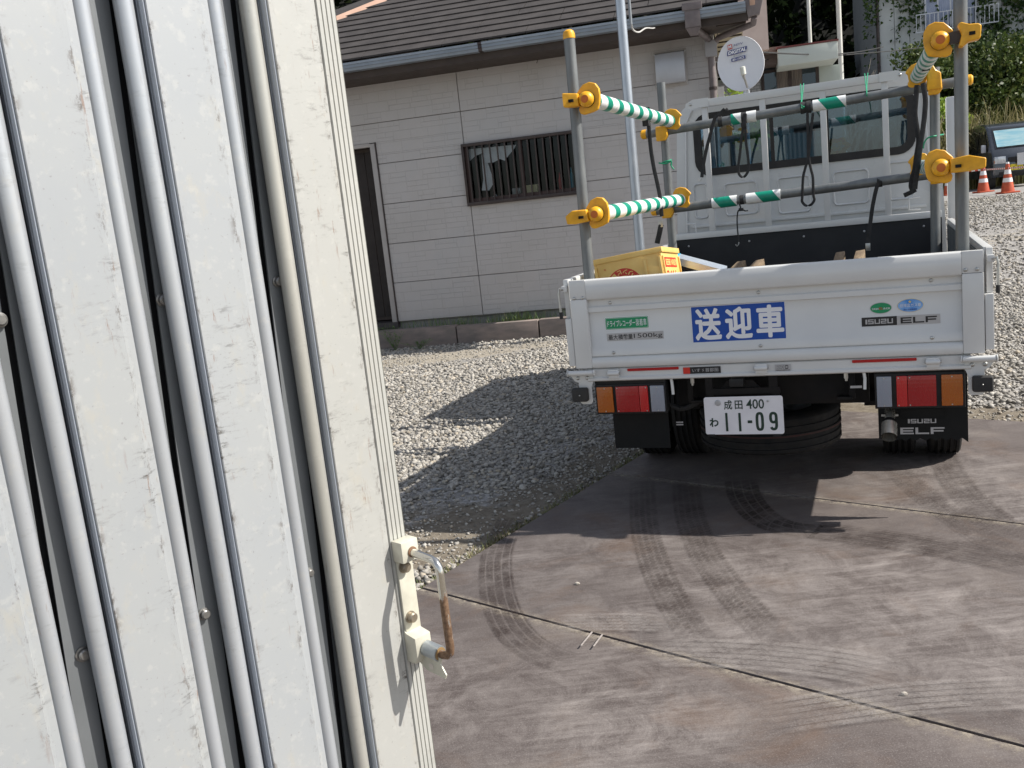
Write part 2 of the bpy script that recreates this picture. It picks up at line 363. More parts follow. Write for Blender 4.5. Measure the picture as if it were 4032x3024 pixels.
# loose crushed stone, far too many to count
def crushed_stone():
    P = (1+5**.5)/2
    ico = np.array([(-1,P,0),(1,P,0),(-1,-P,0),(1,-P,0),(0,-1,P),(0,1,P),(0,-1,-P),(0,1,-P),(P,0,-1),(P,0,1),(-P,0,-1),(-P,0,1)], float)/math.hypot(1, P)
    IF = np.array([(0,11,5),(0,5,1),(0,1,7),(0,7,10),(0,10,11),(1,5,9),(5,11,4),(11,10,2),(10,7,6),(7,1,8),(3,9,4),(3,4,2),(3,2,6),(3,6,8),(3,8,9),(4,9,5),(2,4,11),(6,2,10),(8,6,7),(9,8,1)])
    pts = []
    def region(n, x0, x1, y0, y1, smin, smax, test):
        x = rng.uniform(x0, x1, n); y = rng.uniform(y0, y1, n); s, dl, df = side(x, y)
        keep = (s > .03) & test(x, y)
        dens = np.clip((s-.0)/.5, .5, 1)*np.clip(patches(x, y)+.25*snoise(x, y, 5), .28, 1)
        dens = np.clip(dens + .25*snoise(x, y, 2.3, 1)*(dens < .9), .06, 1)
        keep &= rng.random(n) < dens
        x, y = x[keep], y[keep]; r = smin + (smax-smin)*rng.random(len(x))**2.0
        r *= np.where(dens[keep] < .6, .62, 1); pts.append(np.stack([x, y, r], 1))
    region(58000, -1.75, 1.3, 3.2, 7.6, .0055, .0185, lambda x, y: (x > -.42*y*.62-.1) & (y < 7.6))
    region(44000, -2.2, 3.6, 7.6, 11.1, .0085, .0205, lambda x, y: (x*.05+y < 11.0) & (x < 2.2))
    region(38000, 2.3, 6.2, 4.3, 10.5, .008, .021, lambda x, y: (x > .40*y-.2) & (x < .62*y+.5))
    region(26000, 4.0, 13.5, 10.5, 21, .012, .028, lambda x, y: (x > .42*y-.5) & (x < .58*y+.5))
    region(16000, -4.2, -1.2, 3.0, 10.8, .009, .024, lambda x, y: x < -.26*y+.3)
    Pp = np.concatenate(pts); N = len(Pp); 
    V = ico[None]*(1+rng.normal(0, .20, (N, 12, 1))) + rng.normal(0, .17, (N, 12, 3))
    V *= np.stack([rng.uniform(.8, 1.35, N), rng.uniform(.7, 1.1, N), rng.uniform(.45, .85, N)], 1)[:, None]
    a = rng.uniform(0, 6.28, N); t = rng.normal(0, .35, N); ca, sa = np.cos(a), np.sin(a); ct, st = np.cos(t), np.sin(t)
    y2 = V[..., 1]*ct[:, None]-V[..., 2]*st[:, None]; z2_ = V[..., 1]*st[:, None]+V[..., 2]*ct[:, None]
    x3 = V[..., 0]*ca[:, None]-y2*sa[:, None]; y3 = V[..., 0]*sa[:, None]+y2*ca[:, None]
    W = np.stack([x3, y3, z2_], -1)*Pp[:, 2][:, None, None]
    z0 = gz(Pp[:, 0], Pp[:, 1]) + .012*snoise(Pp[:, 0], Pp[:, 1], 1.1)*np.clip(side(Pp[:, 0], Pp[:, 1])[0], 0, 1)
    W += np.stack([Pp[:, 0], Pp[:, 1], z0 + Pp[:, 2]*rng.uniform(.05, .75, N)], 1)[:, None]
    tone = np.repeat(rng.random(N), 12)
    F = (IF[None]+np.arange(N)[:, None, None]*12).reshape(-1, 3)
    m, n, b = newmat('crushed_stone'); at = n.nodes.new('ShaderNodeAttribute'); at.attribute_name = 'tone'
    c = ramp(n, at.outputs['Fac'], [(0, (.19, .175, .15)), (.25, (.31, .29, .26)), (.6, (.40, .375, .34)), (.85, (.49, .465, .42)), (1, (.43, .37, .29))])
    g = ramp(n, noise(n, coords(n), 90, 4), [(.3, (.8, .8, .8)), (.7, (1, 1, 1))])
    n.links.new(mixc(n, 1., c, g, 'MULTIPLY'), b.inputs['Base Color']); b.inputs['Roughness'].default_value = .9; b.inputs['Specular IOR Level'].default_value = .25
    o = npmesh('crushed_stone', W.reshape(-1, 3), F, m, attr=tone); tag(o, 'pale grey crushed stone scattered loose over the yard', 'gravel', kind='stuff')
crushed_stone()

# grass blades: along the plate edge, the kerb and the foot of the house wall
def blades(name, spots, label, cat, col=((.10, .17, .03), (.20, .24, .05), (.34, .29, .12)), wid=.0025, bend=.5):
    V = []; F = []; T = []
    for (x, y, z, h) in spots:
        a = random.uniform(0, 6.28); b = random.uniform(.2, 1)*bend*h; wx, wy = -math.sin(a)*wid, math.cos(a)*wid; bx, by = math.cos(a)*b, math.sin(a)*b; n = len(V)
        for k, (t, q) in enumerate(((0, 1), (.4, .9), (.75, .6), (1, .12))):
            px, py, pz = x+bx*t*t, y+by*t*t, z+h*(t-.25*t*t*bend); V += [(px-wx*q, py-wy*q, pz), (px+wx*q, py+wy*q, pz)]
        F += [(n+2*i, n+2*i+1, n+2*i+3, n+2*i+2) for i in range(3)]; T += [random.random()]*8
    m, n_, b = newmat(name+'_blade'); at = n_.nodes.new('ShaderNodeAttribute'); at.attribute_name = 'tone'
    n_.links.new(ramp(n_, at.outputs['Fac'], [(0, col[0]), (.6, col[1]), (1, col[2])]), b.inputs['Base Color']); b.inputs['Roughness'].default_value = .6
    o = npmesh(name, np.array(V), np.array(F), m, attr=np.array(T)); return tag(o, label, cat, kind='stuff')
sp = []
for i in range(3600):
    t = random.uniform(-.5, 1.75)
    if random.random() > .55+.45*math.sin(t*11)*math.cos(t*5.3+1): continue
    d = abs(random.gauss(0, .035))+.004; p = A1 + ed*(t*1.56) + Vector((-ed.y, ed.x, 0))*d
    sp.append((p.x, p.y, -.022, random.uniform(.008, .034)))
blades('edge_grass', sp, 'sparse yellowish grass along the left edge of the rusty steel plates', 'grass', wid=.0018, bend=.9, col=((.07, .10, .025), (.15, .15, .05), (.26, .21, .11)))

# ============================================================ STEEL ROAD PLATES
def plate_mat(name, seed):
    m, n, b = newmat(name); ang = math.atan2(jd.y, jd.x)
    v = coords(n, (1, 1, 1), (0, 0, -ang*0), kind='Object', loc=(seed*3.1, seed*1.7, 0))
    st = coords(n, (2.6, 46, 1), (0, 0, .30), kind='Object', loc=(seed, 0, 0)); st2 = coords(n, (1.6, 20, 1), (0, 0, .08), loc=(0, seed, 0))
    base = ramp(n, noise(n, v, 2.6, 7, .65), [(.3, (.066, .051, .047)), (.55, (.101, .084, .078)), (.75, (.136, .111, .096))])
    streak = ramp(n, noise(n, st, 1.0, 9, .72, .3), [(.46, (0, 0, 0)), (.66, (1, 1, 1))])
    streak2 = ramp(n, noise(n, st2, 1.3, 8, .7, .4), [(.45, (0, 0, 0)), (.75, (1, 1, 1))])
    big = ramp(n, noise(n, v, .9, 4, .5), [(.38, (.25, .25, .25)), (.60, (1, 1, 1))])
    mot = ramp(n, noise(n, v, 7, 9, .8, .6), [(.42, (0, 0, 0)), (.66, (1, 1, 1))])
    dustf = math_(n, 'MULTIPLY', math_(n, 'ADD', math_(n, 'MULTIPLY', mot, .50), math_(n, 'ADD', math_(n, 'MULTIPLY', streak, .22), math_(n, 'MULTIPLY', streak2, .16))), big)
    c = mixc(n, dustf, base, (.335, .30, .28))
    sp_ = ramp(n, noise(n, v, 210, 4, .8), [(.54, (0, 0, 0)), (.66, (1, 1, 1))]); c = mixc(n, math_(n, 'MULTIPLY', sp_, .42), c, (.36, .33, .31))
    dk = ramp(n, noise(n, v, 160, 5, .8), [(.34, (1, 1, 1)), (.46, (0, 0, 0))]); c = mixc(n, math_(n, 'MULTIPLY', dk, .5), c, (.05, .035, .032))
    rust = ramp(n, noise(n, v, 1.7, 8, .7, 1), [(.54, (0, 0, 0)), (.74, (1, 1, 1))]); c = mixc(n, math_(n, 'MULTIPLY', rust, .4), c, (.15, .09, .055))
    n.links.new(c, b.inputs['Base Color']); b.inputs['Roughness'].default_value = .66; b.inputs['Specular IOR Level'].default_value = .3
    p = bump(n, None, noise(n, v, 130, 5, .7), .35, .0025); bump(n, b, streak, .1, .002, p); return m
def steel_plate(P, Q, label, seed, gap=.006):
    """P, Q: left corners (near, far); plate runs along jd"""
    e = (Q-P).normalized(); p = P+e*gap; q = Q-e*gap; c = [p, p+jd*Lp, q+jd*Lp, q]
    mb = MB(); o = P; mb.prism([(x.x-o.x, x.y-o.y, -.0225) for x in c], (0, 0, .0225))
    ob = mb.build('steel_plate', plate_mat('rusty_steel_plate', seed), bev=.002); ob.location = (o.x, o.y, 0)
    tag(ob, label, 'steel plate', 'steel road plates')
steel_plate(A0, A1, 'rusty brown steel road plate nearest the camera in front of the gate', 1)
steel_plate(A1, A2, 'rusty brown steel road plate with curved tyre marks behind the truck', 2)
steel_plate(A2, A3, 'rusty brown steel road plate lying under the truck\'s rear wheels', 3)
steel_plate(A0-ed*1.57, A0, 'rusty brown steel road plate below the folded gate', 4)

def mark_mat(name, col, amt, ribs=5, zig=.35, pitch=34, lugs=True):
    m, n, b = newmat(name); out = n.nodes['Material Output']
    uv = n.nodes.new('ShaderNodeTexCoord'); sp = n.nodes.new('ShaderNodeSeparateXYZ'); n.links.new(uv.outputs['UV'], sp.inputs[0])
    pp = math_(n, 'PINGPONG', math_(n, 'MULTIPLY', sp.outputs[1], pitch), .5)
    t = math_(n, 'ADD', math_(n, 'MULTIPLY', sp.outputs[0], ribs), math_(n, 'MULTIPLY', pp, zig*2))
    f = math_(n, 'PINGPONG', t, .5); rib = ramp(n, f, [(.06, (.18, .18, .18)), (.13, (1, 1, 1))])
    lug = ramp(n, math_(n, 'PINGPONG', math_(n, 'ADD', math_(n, 'MULTIPLY', sp.outputs[1], pitch*1.0), math_(n, 'MULTIPLY', sp.outputs[0], ribs*.5)), .5), [(.04, (.35, .35, .35)), (.12, (1, 1, 1))])
    if not lugs: lug = ramp(n, noise(n, coords(n), 60, 5, .8), [(.30, (.2, .2, .2)), (.5, (1, 1, 1))])
    nz = ramp(n, noise(n, coords(n), 9, 7, .7), [(.32, (.12, .12, .12)), (.62, (1, 1, 1))]); nz2 = ramp(n, noise(n, coords(n), 120, 3, .7), [(.3, (.35, .35, .35)), (.55, (1, 1, 1))])
    edge = math_(n, 'MULTIPLY', ramp(n, sp.outputs[0], [(0, (0, 0, 0)), (.06, (1, 1, 1))]), ramp(n, sp.outputs[0], [(.94, (1, 1, 1)), (1, (0, 0, 0))]))
    at = n.nodes.new('ShaderNodeAttribute'); at.attribute_name = 'tone'
    a = math_(n, 'MULTIPLY', math_(n, 'MULTIPLY', math_(n, 'MULTIPLY', rib, lug), math_(n, 'MULTIPLY', nz, nz2)), math_(n, 'MULTIPLY', edge, math_(n, 'MULTIPLY', at.outputs['Fac'], amt)))
    b.inputs['Base Color'].default_value = (*col, 1); b.inputs['Roughness'].default_value = .8; b.inputs['Specular IOR Level'].default_value = .2
    tr = n.nodes.new('ShaderNodeBsdfTransparent'); mx = n.nodes.new('ShaderNodeMixShader'); n.links.new(a, mx.inputs[0]); n.links.new(tr.outputs[0], mx.inputs[1]); n.links.new(b.outputs[0], mx.inputs[2]); n.links.new(mx.outputs[0], out.inputs[0])
    return m
MK = [mark_mat('tyre_mark_dark', (.038, .026, .021), .42), mark_mat('tyre_mark_ribbed', (.035, .023, .020), .5, 4.5, .0, 8, False), mark_mat('tyre_mark_dust', (.34, .31, .29), .42, 6, .0, 14, False), mark_mat('tyre_mark_black', (.018, .012, .010), .75, 4, .03, 16)]
nmk = [0]
def tyre_mark(px, width, mi, label, fade=(1, 1)):
    P = [onz(*zD(*p)) for p in px]; Q = []
    for i in range(len(P)-1):
        p0 = P[max(i-1, 0)]; p1 = P[i]; p2 = P[i+1]; p3 = P[min(i+2, len(P)-1)]
        for k in range(8):
            t = k/8; Q.append(.5*((2*p1)+(p2-p0)*t+(2*p0-5*p1+4*p2-p3)*t*t+(3*p1-p0-3*p2+p3)*t**3))
    Q.append(P[-1]); V = []; UV = []; T = []; L = 0; z = .0018+.0009*nmk[0]; nmk[0] += 1
    for i, q in enumerate(Q):
        d = (Q[min(i+1, len(Q)-1)]-Q[max(i-1, 0)]).normalized(); s = Vector((-d.y, d.x, 0))
        if i: L += (Q[i]-Q[i-1]).length
        for u in (0, 1): V.append((q.x+s.x*width*(u-.5), q.y+s.y*width*(u-.5), z)); UV.append((u, L)); T.append(1.0)
    tot = L
    for i in range(len(V)):
        k = UV[i][1]/tot; T[i] = min(1, fade[0]+(k/.18)*(1-fade[0]))*min(1, fade[1]+((1-k)/.25)*(1-fade[1]))
    F = np.array([(2*i, 2*i+2, 2*i+3, 2*i+1) for i in range(len(Q)-1)])
    o = npmesh('tyre_mark', np.array(V), F, MK[mi], attr=np.array(T)); me = o.data; uvl = me.uv_layers.new(name='UVMap')
    for li, l in enumerate(me.loops): uvl.data[li].uv = UV[l.vertex_index]
    tag(o, label, 'tyre mark', 'tyre marks on the steel plates')
tyre_mark([(1105, 1120), (1075, 1190), (1072, 1260), (1090, 1330), (1130, 1385), (1200, 1425), (1280, 1440)], .145, 1, 'ribbed tyre mark curving beside the gate handle', (1, 0))
tyre_mark([(1388, 1040), (1392, 1130), (1412, 1210), (1448, 1290), (1500, 1370), (1560, 1430)], .135, 0, 'left one of the twin zigzag tyre marks running toward the camera', (.3, .2))
tyre_mark([(1482, 1035), (1490, 1110), (1520, 1190), (1575, 1270), (1640, 1345), (1700, 1405), (1760, 1450)], .145, 0, 'right one of the twin zigzag tyre marks running toward the camera', (.3, .0))
tyre_mark([(1600, 1040), (1612, 1080), (1648, 1120), (1700, 1142), (1770, 1150)], .165, 3, 'short dark skid mark curving in the truck shadow', (.4, .3))
tyre_mark([(1760, 1148), (1900, 1165), (2060, 1190), (2230, 1225)], .20, 1, 'faint ribbed tyre mark running right from the dark skid mark', (1, .4))
tyre_mark([(2035, 985), (2062, 1035), (2105, 1085), (2160, 1130), (2240, 1180)], .15, 0, 'zigzag tyre mark leading away from the right rear wheels', (1, .6))
tyre_mark([(1935, 1010), (1985, 1060), (2050, 1110), (2130, 1165), (2230, 1225)], .13, 0, 'fainter tyre mark left of the one at the right rear wheels', (.4, .5))
tyre_mark([(1400, 1412), (1550, 1415), (1700, 1425), (1850, 1445), (1980, 1475)], .20, 2, 'pale dusty tread stripes just above the long plate joint', (0, 0))
tyre_mark([(1640, 1560), (1800, 1535), (2000, 1512), (2240, 1500)], .18, 2, 'pale dusty tread stripes at the lower right beyond the joint', (0, .5))
tyre_mark([(1180, 1352), (1320, 1348), (1480, 1352)], .14, 2, 'faint pale tread stripes left of the twin tyre marks', (0, 0))
# small stones and chips on the plates
for (px, py, r, lab) in ((1247, 1263, .011, 'small pale stone on the steel plate left of the twin tyre marks'), (1953, 1502, .010, 'small pale stone at the lower right on the steel plate')):
    q = onz(*zD(px, py)); mb = MB(); mb.lathe([(r*.3, 0), (r, .003), (r*.8, .008), (r*.25, .011)], (0, 0, 0), (0, 0, 1), 7)
    o = mb.build('loose_stone', M('pale_stone', (.42, .38, .33), (.3, .27, .23), 60, .9)); o.location = (q.x, q.y, .0002); o.scale = (1, .6, 1); tag(o, lab, 'stone')
# sandy dust packed along the joints
dm, n, b = newmat('sandy_joint_dust'); tr = n.nodes.new('ShaderNodeBsdfTransparent'); mx = n.nodes.new('ShaderNodeMixShader'); b.inputs['Base Color'].default_value = (.36, .31, .25, 1); b.inputs['Roughness'].default_value = 1
at = n.nodes.new('ShaderNodeAttribute'); at.attribute_name = 'tone'; n.links.new(math_(n, 'MULTIPLY', at.outputs['Fac'], ramp(n, noise(n, coords(n), 26, 8, .8), [(.42, (0, 0, 0)), (.58, (1, 1, 1))])), mx.inputs[0]); n.links.new(tr.outputs[0], mx.inputs[1]); n.links.new(b.outputs[0], mx.inputs[2]); n.links.new(mx.outputs[0], n.nodes['Material Output'].inputs[0])
for J, z_ in ((A1, .0005), (A2, .0007)):
    V = []; T_ = []; 
    for i in range(41):
        q = J+jd*(Lp*i/40)
        for o_, t_ in ((-.055, 0), (-.007, .85)): V.append((q+ed*o_)[:2]+(z_,)); T_.append(t_)
        for o_, t_ in ((.007, .6), (.035, 0)): V.append((q+ed*o_)[:2]+(z_,)); T_.append(t_)
    F = []
    for i in range(40): a = 4*i; F += [(a, a+4, a+5, a+1), (a+2, a+6, a+7, a+3)]
    tag(npmesh('joint_dust', np.array(V), np.array(F), dm, attr=np.array(T_)), 'sandy dust packed along a joint between the steel plates', 'dust', kind='stuff')
# chalk strokes
for i, (a, b_) in enumerate((((1256, 1402), (1280, 1372)), ((1283, 1404), (1302, 1378)))):
    p, q = onz(*zD(*a)), onz(*zD(*b_)); d = (q-p).normalized(); s = Vector((-d.y, d.x, 0))*.003; o = MB().prism([(p+s)[:2]+(.0122+.0004*i,), (p-s)[:2]+(.0122+.0004*i,), (q-s)[:2]+(.0122+.0004*i,), (q+s)[:2]+(.0122+.0004*i,)], (0, 0, .0003)).build('chalk_line', M('chalk', (.42, .37, .34), (.25, .22, .2), 90, .9)); tag(o, ('left' if i == 0 else 'right')+' one of two short chalk strokes beside the plate joint', 'chalk mark')
# grey scrap on the dirt
q = onz(1715, 1938, -.02); o = MB().prism([(-.035, -.012, 0), (.03, -.016, 0), (.045, .004, 0), (0, .016, 0)], (0, 0, .003)).build('scrap_sheet', M('grey_scrap', (.32, .34, .36), (.2, .21, .22), 20, .6)); o.location = (q.x, q.y, -.004); tag(o, 'small flat grey scrap lying on the gravel', 'scrap')
# ============================================================ HOUSE
def siding_mat(name, wet=0):
    m, n, b = newmat(name); t = n.nodes.new('ShaderNodeTexCoord'); sp = n.nodes.new('ShaderNodeSeparateXYZ'); n.links.new(t.outputs['Object'], sp.inputs[0])
    cb = n.nodes.new('ShaderNodeCombineXYZ'); n.links.new(sp.outputs[0], cb.inputs[0]); n.links.new(math_(n, 'SUBTRACT', sp.outputs[2], .247), cb.inputs[1])
    def brick(w_, off, sq, freq):
        br = n.nodes.new('ShaderNodeTexBrick'); n.links.new(cb.outputs[0], br.inputs['Vector']); br.inputs['Scale'].default_value = 1
        br.inputs['Brick Width'].default_value = w_; br.inputs['Row Height'].default_value = .0578; br.inputs['Mortar Size'].default_value = .0028; br.inputs['Mortar Smooth'].default_value = .6
        br.offset = off; br.squash = sq; br.squash_frequency = freq; br.offset_frequency = 3
        br.inputs['Color1'].default_value = (0, 0, 0, 1); br.inputs['Color2'].default_value = (1, 1, 1, 1); return br
    b1 = brick(.185, .37, 1.4, 2)
    b2 = n.nodes.new('ShaderNodeTexBrick'); n.links.new(cb.outputs[0], b2.inputs['Vector']); b2.inputs['Scale'].default_value = 1; b2.inputs['Brick Width'].default_value = .26; b2.inputs['Row Height'].default_value = .1156; b2.inputs['Mortar Size'].default_value = .003; b2.offset = .41; b2.offset_frequency = 3; b2.squash = .8; b2.squash_frequency = 2
    b2.inputs['Color1'].default_value = (0, 0, 0, 1); b2.inputs['Color2'].default_value = (1, 1, 1, 1)
    sel = math_(n, 'GREATER_THAN', b2.outputs['Color'], .5)
    mort = math_(n, 'MAXIMUM', math_(n, 'MULTIPLY', b1.outputs['Fac'], sel), b2.outputs['Fac'])
    v = t.outputs['Object']; ch = noise(n, v, 42, 5, .75, 1.2)
    big = ramp(n, noise(n, v, 1.1, 5), [(.35, (.43, .40, .38)), (.5, (.46, .43, .415)), (.68, (.43, .415, .41))])
    c = mixc(n, math_(n, 'MULTIPLY', mort, .10), big, (.27, .245, .23))
    c = mixc(n, math_(n, 'MULTIPLY', ramp(n, noise(n, coords(n, (5, 1, .6)), 2.4, 6), [(.55, (0, 0, 0)), (.8, (1, 1, 1))]), .3), c, (.40, .35, .31))
    n.links.new(c, b.inputs['Base Color']); b.inputs['Roughness'].default_value = .36; b.inputs['Coat Weight'].default_value = .1
    h = math_(n, 'SUBTRACT', math_(n, 'MULTIPLY', ch, .55), math_(n, 'MULTIPLY', mort, 1.0)); bump(n, b, h, .6, .006); return m
MT['siding'] = siding_mat('stone_pattern_siding')
MT['brown'] = M('dark_brown_aluminium', (.055, .038, .034), (.035, .024, .022), 9, .42, .2)
MT['trimgrey'] = M('greyish_trim', (.42, .39, .37), (.36, .33, .31), 5, .5)
MT['slate'] = M('brown_roof_slate', (.034, .029, .028), (.054, .047, .045), 5, .82, bmp=.35, bscale=90, bdist=.004)
MT['peach'] = M('peach_bargeboard', (.55, .36, .27), (.48, .30, .22), 6, .6)
MT['peachwall'] = M('peach_render', (.78, .62, .53), (.70, .54, .46), 4, .8, bmp=.1)
MT['gutter'] = M('grey_blue_gutter', (.27, .305, .345), (.22, .25, .285), 4, .45, .1)
MT['soffit'] = M('dark_brown_soffit', (.045, .032, .026), (.06, .043, .035), 5, .7)
MT['beige'] = M('beige_porch_ceiling', (.55, .48, .33), (.47, .40, .27), 2, .75)
MT['conc'] = M('grey_concrete', (.30, .29, .27), (.20, .195, .18), 6, .85, bmp=.25, bscale=70)
MT['kerb'] = M('brownish_concrete_block', (.27, .215, .19), (.17, .145, .13), 4, .85, bmp=.25, bscale=60, stretch=(1, 1, 3))
MT['curtain'] = M('torn_white_curtain', (.78, .78, .77), (.68, .67, .67), 10, .85, bmp=.2, bscale=20)
H = thing('single_storey_house', 'single storey house with beige stone-pattern siding and dark slate roof behind the truck', 'house', HF)
ZS = [.247+.4625*k for k in range(7)]; ZS[-1] = 3.10
XC = [-3.4, .737, 3.50]; holes = [(.715, 1.515, 2.06, 2.195), (-1.35, .0, -.318, 2.345)]
def cutrect(rs, h):
    out = []
    for (a, b_, c, d) in rs:
        hx0, hz0, hx1, hz1 = max(a, h[0]), max(b_, h[1]), min(c, h[2]), min(d, h[3])
        if hx0 >= hx1 or hz0 >= hz1: out.append((a, b_, c, d)); continue
        if hz0 > b_: out.append((a, b_, c, hz0))
        if hz1 < d: out.append((a, hz1, c, d))
        if hx0 > a: out.append((a, hz0, hx0, hz1))
        if hx1 < c: out.append((hx1, hz0, c, hz1))
    return out
for i in range(6):
    for j in range(2):
        rs = [(XC[j]+.004, ZS[i]+.003, XC[j+1]-.004, ZS[i+1]-.003)]
        for h in holes: rs = cutrect(rs, h)
        for (a, b_, c, d) in rs:
            if c-a > .01 and d-b_ > .01: MB().box((a, .0, b_), (c, .016, d)).build('siding_board', MT['siding'], H, bev=.003, seg=1)
MB().box((-3.4, .0175, .24), (-1.35, .12, 3.15)).box((-.318, .0175, .24), (.715, .12, 3.15)).box((2.06, .0175, .24), (3.49, .12, 3.15)).box((-1.35, .0175, 2.345), (-.318, .12, 3.15)).box((.715, .0175, 2.195), (2.06, .12, 3.15)).box((.715, .0175, .24), (2.06, .12, 1.515)).build('wall', M('joint_sealant', (.27, .25, .235), None, 4, .8), H)  # wall backing, darker than the boards, visible in their joints
MB().box((3.50, .0, .24), (3.56, .06, 3.1)).build('corner_trim', MT['trimgrey'], H, bev=.004)
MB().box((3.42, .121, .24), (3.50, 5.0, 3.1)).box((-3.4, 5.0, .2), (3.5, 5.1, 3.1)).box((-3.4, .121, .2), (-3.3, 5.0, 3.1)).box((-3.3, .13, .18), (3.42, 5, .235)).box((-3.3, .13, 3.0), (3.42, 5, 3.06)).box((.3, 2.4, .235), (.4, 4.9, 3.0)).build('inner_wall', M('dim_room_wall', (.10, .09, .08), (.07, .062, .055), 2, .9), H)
MB().box((-3.4, .05, -.05), (3.5, .16, .2395)).build('foundation', MT['conc'], H)
# doorway
MB().box((-.392, -.012, .247), (-.320, .09, 2.335)).box((-1.34, -.012, 2.300), (-.392, .09, 2.343)).build('door_frame', MT['trimgrey'], H, bev=.003)
MB().box((-.330, -.016, .20), (-.318, .02, 2.345)).build('door_frame_edge', MT['brown'], H)
d = MB().box((-1.34, .20, .26), (-.40, .24, 2.30)).build('sliding_door', MT['soffit'], H)
for k in range(6): MB().box((-1.33+k*.157, .19, .30), (-1.33+k*.157+.145, .1995, 2.26)).build('door_plank', M('very_dark_wood', (.028, .02, .017), (.02, .014, .012), 5, .7), d)
MB().box((-1.4, -.02, .18), (-.32, .2, .246)).build('door_sill', M('dark_step', (.06, .05, .048), None, 5, .6), H)
# window with vertical bars
W = MB().box((.708, -.045, 2.165), (2.075, .06, 2.20)).box((.708, -.045, 1.505), (2.075, .06, 1.545)).box((.708, -.045, 1.545), (.735, .06, 2.165)).box((2.045, -.045, 1.545), (2.075, .06, 2.165)).build('window', MT['brown'], H, bev=.003)
MB().box((.735, .005, 1.545), (.775, .035, 2.165)).box((1.36, .0, 1.585), (1.40, .036, 2.165)).box((.775, .004, 1.545), (2.045, .036, 1.585)).build('sash', M('brown_red_sash', (.07, .033, .028), (.05, .026, .023), 5, .5), W)
MB().box((.775, .018, 1.585), (1.36, .022, 2.165)).build('pane', MT['wglass'], W); MB().box((1.40, .018, 1.585), (2.045, .022, 2.165)).build('pane', MT['wglass'], W)
for k in range(15):
    x = .778+k*.0872; MB().box((x-.0075, -.038, 1.546), (x+.0075, -.02, 2.164)).build('bar', MT['brown'], W)
def cloth(pts, y): return MB().prism([(x, y+.01*math.sin(i*1.7), z) for i, (x, z) in enumerate(pts)], (0, .004, 0))
tc = MB()
cp = [hH(1200, 1300), hH(1620, 1260), hH(1600, 1300), hH(1560, 1345), hH(1520, 1400), hH(1480, 1385), hH(1420, 1415), hH(1350, 1420), hH(1335, 1350), hH(1320, 1335), hH(1260, 1360), hH(1215, 1405)]
tc.prism([(HF.at(*p, .07)[0], .07, min(2.16, HF.at(*p, .07)[1])) for p in cp], (0, .004, 0))
o = tc.build('torn_curtain', MT['curtain']); o.location = HF.o; o.rotation_euler = (0, 0, HF.yaw); tag(o, 'torn white curtain remnant hanging across the top of the barred window', 'curtain')
cp = [hH(1318, 1345), hH(1345, 1345), hH(1375, 1425), hH(1410, 1530), hH(1420, 1600), hH(1385, 1659), hH(1320, 1659), hH(1335, 1560), hH(1325, 1450)]
cp2 = [(HF.at(*p, .1)[0], HF.at(*p, .1)[1]) for p in cp]
o = MB().prism([(x, .1, z) for x, z in cp2], (0, .004, 0)).build('hanging_cloth', MT['curtain']); o.location = HF.o; o.rotation_euler = (0, 0, HF.yaw); tag(o, 'long white strip of cloth hanging inside the barred window', 'cloth')
shelf = MB().box((.78, .16, 1.50), (2.04, .42, 1.55)).build('inner_sill', MT['soffit'], H)
def inwin(name, px, y, w_, h_, col, label, cat, round_=True):
    x, z = HF.at(*px, y); mb = MB()
    if round_: mb.lathe([(w_*.5, 0), (w_*.5, h_*.65), (w_*.2, h_*.8), (w_*.2, h_)], (x, y, 1.551), (0, 0, 1), 12)
    else: mb.box((x-w_/2, y-.05, 1.551), (x+w_/2, y+.05, 1.551+h_))
    o = mb.build(name, M(name+'_col', col, None, 9, .5), bev=0 if round_ else .004); o.location = HF.o; o.rotation_euler = (0, 0, HF.yaw); tag(o, label, cat)
inwin('cardboard_box', hH(1750, 1560), .24, .155, .12, (.70, .60, .32), 'yellowish box standing inside the barred window', 'box', False)
inwin('cardboard_box', hH(1620, 1580), .28, .10, .105, (.36, .34, .31), 'pale grey box left of the yellowish one inside the window', 'box', False)
inwin('bottle', hH(1995, 1500), .24, .035, .22, (.45, .03, .03), 'slim red bottle inside the right part of the barred window', 'bottle')
inwin('bottle', hH(2100, 1500), .22, .045, .26, (.12, .30, .36), 'bluish bottle at the right end inside the barred window', 'bottle')
inwin('cup', hH(1430, 1620), .2, .06, .06, (.75, .75, .78), 'small white tub with red lid inside the window beside the cloth', 'tub')
# vent hood
v_ = MB().box((2.925, -.012, 2.515), (3.27, .0, 2.885)).build('vent_hood', MT['trimgrey'], H, bev=.002)
MB().prism([(2.945, -.012, 2.87), (2.945, -.10, 2.85), (2.945, -.13, 2.60), (2.945, -.11, 2.545), (2.945, -.012, 2.545)], (.305, 0, 0)).build('hood_cover', M('silver_grey_hood', (.50, .51, .55), (.43, .44, .47), 3, .35, .3), v_, bev=.006)
for (x, z) in ((2.935, 2.86), (3.26, 2.86), (2.935, 2.535), (3.26, 2.535)): MB().lathe([(.006, 0), (.006, .005)], (x, -.013, z), (0, -1, 0), 8).build('screw', MT['zinc'], v_)
